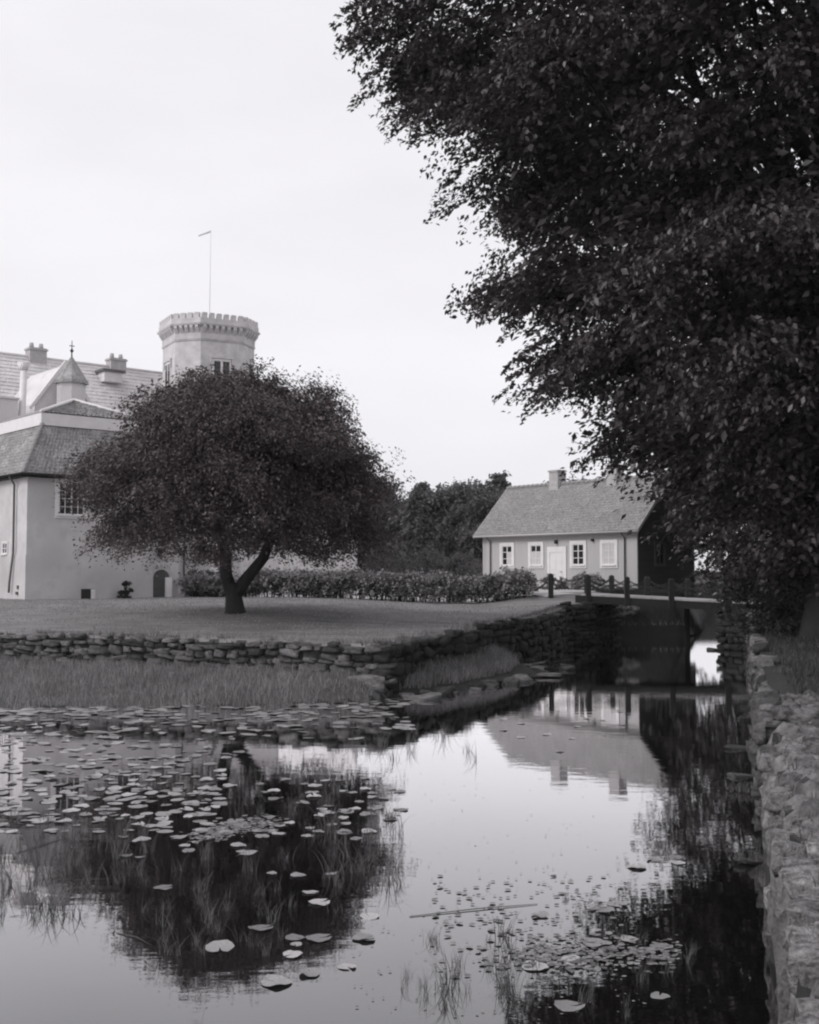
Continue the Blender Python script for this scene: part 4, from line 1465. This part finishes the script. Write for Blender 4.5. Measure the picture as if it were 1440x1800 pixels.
# --- the wood beyond the house
def wood():
    rg = np.random.default_rng(71)
    protos = []
    for kind in range(4):
        if kind < 2:
            prof = [(2.0, 2.6), (3.5, 3.6), (5.5, 3.9), (7.5, 3.3), (9.0, 2.2), (10.0, 0.8)] if kind == 0 else [(1.5, 2.4), (3, 3.0), (6, 3.3), (9, 2.6), (11, 1.5), (12, 0.5)]
            P, O = crown_points(130, prof, rg, 0.16, 0.6, kind * 2.0)
            me = foliage_mesh('crown', P, O, 'leaf_wood', 6, 18, 1.3, 0.45, rg, droop=0.15, clump_r=0.6, flat=0.5)
        else:
            prof = [(1.2, 2.6), (3, 2.4), (5.5, 1.8), (8, 1.15), (9.8, 0.5), (10.8, 0.1)]
            P, O = crown_points(130, prof, rg, 0.18, 0.5, kind * 2.0)
            me = foliage_mesh('crown', P, O, 'leaf_wood', 6, 18, 1.0, 0.40, rg, droop=0.35, clump_r=0.3, flat=0.3)
        t = MB()
        t.tube([(0, 0, -0.4), (0, 0, 2), (0.1, 0, 6), (0, 0, 9.5)], [0.28, 0.22, 0.14, 0.05], 7)
        protos.append((me, t.mesh('trunk', 'bark', True)))
    spots = []
    for row, (yy, n, z0) in enumerate(((112, 19, 0.82), (124, 22, 0.95), (138, 23, 1.05), (152, 24, 1.12))):
        for i in range(n):
            X = -44 + (72 / (n - 1)) * i * yy / 112 + rg.normal(0, 0.8)
            b = X / yy
            if 0.215 < b < 0.33: continue
            if b > 0.08: s = z0 * 0.84
            else: s = z0
            spots.append((X, yy + rg.normal(0, 2.0), s * rg.uniform(0.85, 1.15), int(rg.integers(0, 4))))
    for (x, y, s, k) in spots:
        if x < -4 and y < 121: continue
        root = empty('woodland_tree', (x, y, ground_z(x, y) - 0.1), rg.uniform(0, 6.28),
                     ['broad rounded tree in the dark wood beyond the house', 'tall oval tree in the dark wood beyond the house',
                      'pointed conifer in the dark wood beyond the house', 'slender conifer in the dark wood beyond the house'][k], 'tree',
                     ['rounded trees of the wood', 'oval trees of the wood', 'pointed conifers of the wood', 'slender conifers of the wood'][k])
        root.scale = (s, s, s)
        link_mesh('crown', protos[k][0], root)
        link_mesh('trunk', protos[k][1], root)
wood()

# ------------------------------------------------------------------ grass, reeds, lily pads
def grass_patch(name, label, pts, hts, m, width, lean, rg, zoff=-0.03):
    Z, _ = height(pts[:, 0], pts[:, 1])
    B = np.stack([pts[:, 0], pts[:, 1], Z + zoff], 1)
    V, Fc = blade_geo(B, hts, lean, width, rg, 2)
    o = link_mesh(name, np_mesh(name, V, Fc, m))
    return tag(o, label, 'grass', kind='stuff')

def scatter(poly, n, rg):
    a = np.array(poly)
    out = np.zeros((0, 2))
    while len(out) < n:
        q = rg.uniform(a.min(0), a.max(0), (n * 3, 2))
        q = q[in_poly(q[:, 0], q[:, 1], poly)]
        out = np.concatenate([out, q])
    return out[:n]

rg = np.random.default_rng(81)
fp = [p for p in FRONT_BANK if p[0] > -21] + [(-20, 40.4)]
fp = [(-20, 31.5), (-10.6, 29.1), (-6, 29.3), (-3, 29.7), (-1.0, 30.7), (-1.0, 31.3), (-6.5, 33.3), (-12.9, 35.4), (-20, 37.6)]
q = scatter(fp, 24000, rg)
dw = dist_line(q[:, 0], q[:, 1], BANK_WATER)
q = q[(vnoise(q[:, 0], q[:, 1], 1.4, 44) > -0.75)]
hh = (0.24 + 0.12 * vnoise(q[:, 0], q[:, 1], 0.9, 12)) * rg.uniform(0.6, 1.3, len(q))
grass_patch('bank_grass', 'tall rough grass on the bank below the stone wall', q, np.clip(hh, 0.1, 0.8), 'grass_bank', 0.016, 0.6, rg)
q = scatter(fp, 1600, rg)
grass_patch('seed_grass', 'pale seeding grass stalks standing in the bank grass', q, rg.uniform(0.3, 0.6, len(q)), 'grass_dry', 0.009, 0.4, rg)
mp_ = [(-0.3, 31.9), (0.4, 32.5), (1.3, 33.9), (2.5, 35.9), (3.3, 37.6), (3.8, 39.4), (3.1, 40.8), (2.4, 38.8), (0.6, 34.6)]
q = scatter(mp_, 5200, rg)
grass_patch('mud_bank_grass', 'rough grass tuft on the small spit below the dark wall', q, rg.uniform(0.15, 0.45, len(q)), 'grass_bank', 0.018, 0.6, rg)
# fringe over the wall tops
def fringe(pts, n, rg, off=(-0.35, 0.05), s0=0):
    tot = sum(poly_len(pts))
    out = []
    for s in rg.uniform(s0, tot, n):
        p, d = along(pts, s)
        k = rg.uniform(*off)
        out.append((p.x + d.y * k, p.y - d.x * k))
    return np.array(out)
q = np.concatenate([fringe(FRONT_WALL, 2600, rg, (-0.5, -0.12), 14), fringe(SIDE_WALL, 2600, rg, (-0.5, -0.12))])
q = q[vnoise(q[:, 0], q[:, 1], 2.4, 91) > -0.15]
ql = scatter([(-22, 39.2), (-12.9, 36), (-6.5, 33.9), (-0.7, 31.9), (0.2, 34.6), (1.7, 37.6), (4.8, 45.6), (6.7, 52.4), (5.5, 55.5), (-11, 56.8), (-17, 52), (-22, 56)], 32000, rg)
ql = ql[vnoise(ql[:, 0], ql[:, 1], 1.1, 77) > -0.5]
grass_patch('lawn_tufts', 'short mown grass blades over the lawn', ql, rg.uniform(0.025, 0.085, len(ql)), 'grass_lawn', 0.022, 1.0, rg, -0.005)
grass_patch('lawn_edge_grass', 'uncut grass fringe along the lawn edge above the stone walls', q, rg.uniform(0.08, 0.28, len(q)), 'grass_blade', 0.015, 0.9, rg)
# plants rooted in the joints of the front wall
tot = sum(poly_len(FRONT_WALL))
B = []
for k in range(150):
    p, d = along(FRONT_WALL, rg.uniform(tot - 15, tot))
    zz_ = rg.uniform(0.55, 1.5)
    for i in range(9):
        B.append((p.x + d.y * 0.16 + rg.normal(0, 0.06), p.y - d.x * 0.16 + rg.normal(0, 0.05), zz_ + rg.normal(0, 0.03)))
B = np.array(B)
V, Fc = blade_geo(B, rg.uniform(0.08, 0.24, len(B)), 1.3, 0.018, rg, 2, 1.2)
tag(link_mesh('wall_weeds', np_mesh('wall_weeds', V, Fc, 'grass_dark')), 'small dark weeds growing from joints of the lawn wall', 'weeds', kind='stuff')
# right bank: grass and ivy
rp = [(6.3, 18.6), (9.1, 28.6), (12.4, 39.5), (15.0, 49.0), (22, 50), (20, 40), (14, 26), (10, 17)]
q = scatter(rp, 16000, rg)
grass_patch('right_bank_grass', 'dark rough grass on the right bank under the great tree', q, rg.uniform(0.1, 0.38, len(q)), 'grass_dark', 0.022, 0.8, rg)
q = scatter([(10.4, 57.0), (11.1, 60.2), (15.0, 60.4), (17.0, 66), (16.2, 66), (14.8, 61.6), (11, 62.2), (9.6, 57.4)], 2500, rg)
grass_patch('moat_edge_grass', 'rough grass on the bank between footbridge and house gable', q, rg.uniform(0.15, 0.5, len(q)), 'grass_dark', 0.022, 0.7, rg)
q = fringe([(10.9, 59.8), (11.3, 60.35), (15.0, 60.45), (15.6, 62)], 1500, rg, (-0.5, 0.15))
grass_patch('waterside_grass', 'pale grass fringe at the waterline seen below the footbridge', q, rg.uniform(0.1, 0.4, len(q)), 'grass_bank', 0.02, 0.7, rg)
q = fringe([(p[0], p[1]) for p in RW if 8 < p[1] < 48], 5200, rg, (0.1, 1.6))
q = q[vnoise(q[:, 0], q[:, 1], 2.0, 55) > -0.05]
grass_patch('wall_top_grass', 'sparse tufts growing in the joints of the pale wall', q, rg.uniform(0.05, 0.2, len(q)), 'grass_blade', 0.012, 0.8, rg, 0.05)

# flat stones and ledges at the water's edge
P_LEDGE = stone_protos('stone', 'stone_wall', 5, 77, 0.14, 3)
rs = random.Random(12)
for i in range(44):
    t = rs.random() * 7.4
    k = min(int(t), 6)
    a, b = MUD_WATER[1 + k], MUD_WATER[2 + k]
    x, y = a[0] + (b[0] - a[0]) * (t - k) + rs.gauss(0.12, 0.22), a[1] + (b[1] - a[1]) * (t - k) + rs.gauss(-0.1, 0.2)
    if i > 35:
        x, y = rs.uniform(4.4, 6.0), rs.uniform(39.5, 43.5)
    w_ = rs.uniform(0.25, 0.95)
    o = link_mesh('flat_stone', P_LEDGE[i % 5], None, (x, y, rs.uniform(-.01, .08)), (rs.gauss(0, .1), rs.gauss(0, .1), rs.uniform(0, 3.14)), (w_, w_ * rs.uniform(.4, .8), rs.uniform(.08, .24)))
    tag(o, 'flat stone lying at the water edge of the small spit below the dark wall', 'stone', 'stones along the spit')
# the pale corner stone at the end of the front wall
o = link_mesh('corner_stone', P_FRONT[2], None, (-1.1, 31.42, 0.42), (0, 0, R(-18)), (1.0, 0.5, 0.4))
tag(o, 'large pale block at the foot of the lawn wall corner', 'stone')
rl = [(8.75, 29.0, 1.0, 0.6, 0.5, 'flat ledge stone at the right wall foot nearest the footbridge'), (8.0, 26.8, 0.9, 0.5, 0.35, 'ledge stone with grass at the right wall foot below the bank'),
      (6.6, 22.6, 1.0, 0.35, 0.2, 'long flat ledge jutting from the right wall into dark water'), (5.7, 19.6, 0.8, 0.3, 0.15, 'low ledge stone near the middle of the right wall'),
      (13.5, 50.4, 0.9, 0.7, 0.5, 'dark rounded boulder at the foot of the right bridge abutment'), (4.15, 13.9, 0.75, 0.25, 0.12, 'nearest thin ledge with weeds at the right wall foot')]
for i, (x, y, a, b, c, lab) in enumerate(rl):
    tag(link_mesh('ledge_stone', P_LEDGE[i % 5], None, (x, y, 0.0), (0.06, 0.04 * i, R(12 * i - 20)), (a * 0.7, b * 0.8, min(c, .3) * 0.45)), lab, 'stone')
for (x, y, n, lab) in ((4.15, 13.9, 90, 'small weeds on the nearest ledge of the right wall'), (5.35, 18.2, 200, 'bushy weeds growing from the right wall foot'), (8.1, 27.0, 120, 'grassy tuft on the ledge below the right bank')):
    B = np.stack([x + np.clip(rg.normal(0, 0.16, n), -.3, .3), y + np.clip(rg.normal(0, 0.1, n), -.2, .2), np.full(n, 0.02)], 1)
    V, Fc = blade_geo(B, rg.uniform(0.05, 0.2, n), 0.6, 0.014, rg)
    tag(link_mesh('weed_tuft', np_mesh('weed_tuft', V, Fc, 'grass_blade')), lab, 'weeds')

# lily pads
def pad_protos():
    out = []
    for k in range(5):
        r = random.Random(100 + k)
        n = 18
        vs = [(0, 0, 0.0)]
        g0 = 0.16
        for ring, rad in ((0, 0.55), (1, 1.0)):
            for i in range(n + 1):
                a = g0 + (2 * math.pi - 2 * g0) * i / n
                rr = rad * (1 + (0.06 * math.sin(3 * a + k) + 0.03 * math.sin(7 * a + 2 * k)) * ring)
                z = (0.04 + 0.13 * math.sin(2 * a + k) * (1 if k > 1 else 0.4) + 0.05 * math.sin(5 * a + k)) * ring
                vs.append((rr * math.cos(a), rr * math.sin(a), max(z, -0.01)))
        fs = []
        for i in range(n):
            fs.append((0, 1 + i, 2 + i))
            fs.append((1 + i, 1 + n + 1 + i, 2 + n + 1 + i, 2 + i))
        m = MB().add(vs, fs)
        out.append(m.mesh('lily_pad', 'lily_leaf', True))
    return out
PADS = pad_protos()
H_CAM = 3.5
def water_xy(px, py):
    """place on the water surface seen at a picture point (layout aid)"""
    p = R(2.95)
    b = (900 - py) / 2000.0
    dz = math.sin(p) + math.cos(p) * b
    dy = math.cos(p) - math.sin(p) * b
    k = -H_CAM / dz
    return (px - 720) / 2000.0 * k, dy * k
rp_ = random.Random(5)
pads = []
named = [(287, 1561, .17), (458, 1632, .2), (386, 1667, .22), (485, 1728, .22), (545, 1712, .17), (545, 1569, .15), (562, 1587, .19), (583, 1537, .13), (525, 1540, .15), (478, 1537, .1),
         (650, 1612, .16), (560, 1650, .2), (520, 1650, .16), (520, 1662, .1), (515, 1680, .15), (332, 1496, .15), (325, 1487, .13), (420, 1487, .18), (435, 1500, .22), (545, 1457, .12),
         (540, 1470, .14), (490, 1466, .17), (220, 1505, .14), (246, 1508, .1), (250, 1478, .2), (1188, 1508, .15), (1192, 1517, .15), (1150, 1512, .15), (1106, 1652, .14), (1165, 1667, .16),
         (1160, 1752, .13), (1085, 1590, .18), (1120, 1525, .2), (1060, 1600, .2), (950, 1610, .15), (1010, 1690, .2), (940, 1700, .2), (1000, 1770, .2), (1050, 1660, .22), (640, 1650, .18), (610, 1700, .14)]
near_labels = ['lone round pad left of the curved reeds on the black reflection', 'bright round pad right of the curved middle reeds', 'large flat pad low in the middle of the black reflection',
    'nearest large pad at the bottom tip of the tree reflection', 'pale pad just right of the nearest large pad', 'upper of two bright pads near the right rim of the tree reflection',
    'lower of two bright pads near the right rim of the tree reflection', 'small pad above the two bright pads at the right rim', 'wide pad left of the two bright pads', 'tiny pad left of the wide rim pad',
    'tilted pad on the border of dark and bright water', 'rightmost long pad of the lower row on the black reflection', 'middle pad of the lower row on the black reflection', 'tiny pad under the lower row of pads',
    'pad halfway between the lower row and the nearest large pad', 'lower pad of a touching pair left of the floating weed', 'upper pad of a touching pair left of the floating weed', 'upper of two overlapping pads under the floating weed',
    'lower of two overlapping pads under the floating weed', 'small pad directly right of the floating weed', 'second pad right of the floating weed, slightly lower', 'long pad touching the right end of the floating weed',
    'pad above the lone round pad on the left', 'tiny pad beside the left upper reeds', 'broad pad between left reeds and floating weed']
right_labels = ['upper pad of the pair in the black water near the right wall', 'lower pad of the pair in the black water near the right wall', 'pad left of the pair near the right wall', 'single bright pad low in the black water at right',
    'bright pad right of the floating leaf mat', 'lowest pad near the bottom edge at right', 'broad pad above the floating leaf mat', 'broad pad left of the pair near the right wall', 'second broad pad above the floating leaf mat',
    'pad by the end of the long floating stick', 'large pad lying in the floating leaf mat', 'leftmost large pad of the floating leaf mat', 'large pad at the bottom edge below the leaf mat', 'big pad at the top of the floating leaf mat']
edge_labels = ['pale pad on bright water right of the tree reflection tip', 'smaller pad on bright water below the reflection rim']
for (px, py, s) in named:
    x, y = water_xy(px, py)
    src = right_labels if px > 900 else near_labels if near_labels else edge_labels
    pads.append((x, y, s, src.pop(0), 'right-hand lily pads' if px > 900 else 'near large lily pads'))
def zone(n, x0, x1, y0, y1, s0, s1, lab, grp, dens=None):
    k = 0
    while k < n:
        px, py = rp_.uniform(x0, x1), rp_.uniform(y0, y1)
        if dens and rp_.random() > dens(px, py): continue
        x, y = water_xy(px, py)
        s = rp_.uniform(s0, s1)
        if any((x - a) ** 2 + (y - b) ** 2 < (0.5 * (s + c)) ** 2 for a, b, c, *_ in pads):
            if rp_.random() < 0.8: continue
        pads.append((x, y, s, lab, grp))
        k += 1
zone(95, 0, 385, 1330, 1450, .13, .24, 'pale lily pad in the dense patch at the left of the pond', 'left lily patch', lambda a, b: 1.0 if (a < 190 or b < 1420) else 0.4)
zone(58, 190, 700, 1340, 1475, .11, .22, 'scattered lily pad in the middle of the dark tree reflection', 'middle lily pads')
zone(70, 0, 480, 1262, 1335, .12, .22, 'lily pad in the open strip between bank and left patch', 'upper lily pads')
zone(16, 600, 720, 1380, 1480, .12, .2, 'lily pad at the bright edge of the tree reflection', 'edge lily pads')
zone(14, 850, 1100, 1240, 1330, .1, .18, 'small lily pad floating on the reflected house roof', 'lily pads by the house reflection')
proto0 = None
for i, (x, y, s, lab, grp) in enumerate(pads[:300]):
    o = link_mesh('lily_pad', PADS[i % 5], None, (x, y, 0.006 + 0.002 * (i % 5)), (R(rp_.gauss(0, 2.0)), R(rp_.gauss(0, 2.0)), rp_.uniform(0, 6.28)), (s * .62, s * .62 * rp_.uniform(.85, 1), s * .5))
    tag(o, lab, 'lily pad', grp)
# far pads under the bank and floating fragments, past counting
def pad_mass(name, label, pts, sizes, m='lily_leaf'):
    V, Fc = [], []
    n = 9
    r = random.Random(3)
    for (x, y), s in zip(pts, sizes):
        k = len(V)
        a0 = r.uniform(0, 6.28)
        tx, ty = r.gauss(0, .06), r.gauss(0, .06)
        for i in range(n):
            a = a0 + 2 * math.pi * i / n * 0.94
            dx, dy = s * math.cos(a), s * math.sin(a) * 0.9
            V.append((x + dx, y + dy, max(0.004, 0.012 + tx * dx + ty * dy)))
        Fc.append(tuple(range(k, k + n)))
    o = MB().add(V, Fc).build(name, m)
    return tag(o, label, 'lily pads', kind='stuff')
pts, szs = [], []
for i in range(620):
    px, py = rp_.uniform(-20, 720), 1228 + abs(rp_.gauss(0, 26))
    if py > 1300: continue
    if rp_.random() < 0.4 * (px / 720): continue
    pts.append(water_xy(px, py)); szs.append(rp_.uniform(.07, .2))
for i in range(260):
    px, py = rp_.uniform(-30, 400), rp_.uniform(1300, 1465)
    if px > 220 and rp_.random() < 0.6: continue
    pts.append(water_xy(px, py)); szs.append(rp_.uniform(.05, .13))
pad_mass('far_lily_pads', 'dense carpet of small lily pads between grassy bank and left edge', pts, szs)
pts, szs = [], []
for i in range(420):
    t = rp_.random()
    px, py = 345 + 130 * t + rp_.gauss(0, 14), 1472 - 28 * t + rp_.gauss(0, 6)
    pts.append(water_xy(px, py)); szs.append(rp_.uniform(.015, .045))
pad_mass('floating_weed', 'light mat of floating weed in the middle of the dark reflection', pts, szs, 'weed_mat')
pts, szs = [], []
for i in range(520):
    px, py = rp_.uniform(900, 1195), rp_.gauss(1678, 14)
    pts.append(water_xy(px, py)); szs.append(rp_.uniform(.01, .035))
for i in range(240):
    px, py = rp_.uniform(760, 1100), rp_.uniform(1540, 1720)
    pts.append(water_xy(px, py)); szs.append(rp_.uniform(.012, .04))
for i in range(420):
    px, py = rp_.uniform(600, 1150), rp_.uniform(1270, 1790)
    pts.append(water_xy(px, py)); szs.append(rp_.uniform(.005, .016))
pad_mass('floating_leaves', 'thin mat of floating leaf fragments at the lower right', pts, szs, 'weed_mat')

# reeds and rush clumps
def reed_protos():
    out = []
    for k in range(6):
        r2 = np.random.default_rng(200 + k)
        n = 9 + 3 * k
        B = np.stack([r2.normal(0, 0.10, n), r2.normal(0, 0.07, n), np.full(n, -0.05)], 1)
        V, Fc = blade_geo(B, r2.uniform(0.3, 1.0, n), 0.75, 0.016, r2, 5, 0.9)
        out.append(np_mesh('reed_clump', V, Fc, 'reed_blade', True))
    return out
REEDS = reed_protos()
def reeds(n, x0, x1, y0, y1, h0, h1, lab, grp):
    for i in range(n):
        px, py = rp_.uniform(x0, x1), rp_.uniform(y0, y1)
        x, y = water_xy(px, py)
        s = rp_.uniform(h0, h1)
        o = link_mesh('reed_clump', rp_.choice(REEDS), None, (x, y, 0), (0, 0, rp_.uniform(0, 6.28)), (s * 1.2, s * 1.2, s))
        tag(o, lab, 'reeds', grp)
reeds(46, -20, 140, 1440, 1620, .25, .5, 'reed clump at the left edge of the tree reflection', 'left reeds')
reeds(16, 130, 260, 1450, 1560, .2, .5, 'thin reed clump between left reeds and floating weed', 'left middle reeds')
reeds(24, 280, 500, 1560, 1680, .2, .4, 'curved reed clump in the middle of the dark reflection', 'middle reeds')
reeds(30, 560, 715, 1440, 1560, .25, .55, 'fine reed clump along the right edge of the tree reflection', 'edge reeds')
reeds(26, 150, 690, 1390, 1640, .2, .45, 'upright reed clump scattered through the dark tree reflection', 'scattered reeds')
reeds(30, 400, 690, 1340, 1440, .2, .42, 'far reed clump standing in the open pond', 'far reeds')
reeds(14, 600, 860, 1270, 1340, .3, .6, 'small reed tuft on the bright water near the spit', 'bright water reeds')
reeds(22, 690, 900, 1650, 1790, .15, .4, 'sparse thin reed stalks on the bright near water', 'near sparse reeds')
reeds(7, 1060, 1240, 1600, 1720, .15, .35, 'bent reed blades in the black water near the right wall', 'right reeds')
reeds(12, 880, 1150, 1690, 1790, .15, .35, 'low reed tuft at the bottom edge near floating leaves', 'bottom reeds')

# floating sticks
for (a, b, lab) in (((720, 1612), (945, 1590), 'long thin stick floating on the bright water'), ((128, 1549), (202, 1547), 'short straight stick floating among the left reeds'),
                    ((30, 1500), (110, 1475), 'slanting broken reed stem at the left edge'), ((205, 1640), (265, 1662), 'bent dead reed stem below the floating weed')):
    p, q2 = water_xy(*a), water_xy(*b)
    m = MB()
    mid = ((p[0] + q2[0]) / 2 + .02, (p[1] + q2[1]) / 2 + .03)
    m.tube([(p[0], p[1], 0.006), (mid[0], mid[1], 0.012), (q2[0], q2[1], 0.006)], [0.004, 0.006, 0.003], 6)
    tag(m.build('floating_stick', 'stick', smooth=True), lab, 'stick')

# ------------------------------------------------------------------ the damp air of an overcast day
def haze():
    m = bpy.data.materials.new('haze')
    m.use_nodes = True
    N, L = m.node_tree.nodes, m.node_tree.links
    N.remove(N['Principled BSDF'])
    v = N.new('ShaderNodeVolumePrincipled')
    v.inputs['Color'].default_value = (0.985, 0.98, 0.985, 1)
    v.inputs['Density'].default_value = 0.0002
    v.inputs['Anisotropy'].default_value = 0.2
    L.new(v.outputs[0], N['Material Output'].inputs['Volume'])
    MATS['haze'] = m
    o = MB().box(-3100, 3100, -300, 3100, -2.2, 36.0).build('haze', 'haze')
    tag(o, 'thin pale haze filling the air over the moat', 'haze', kind='stuff')
haze()
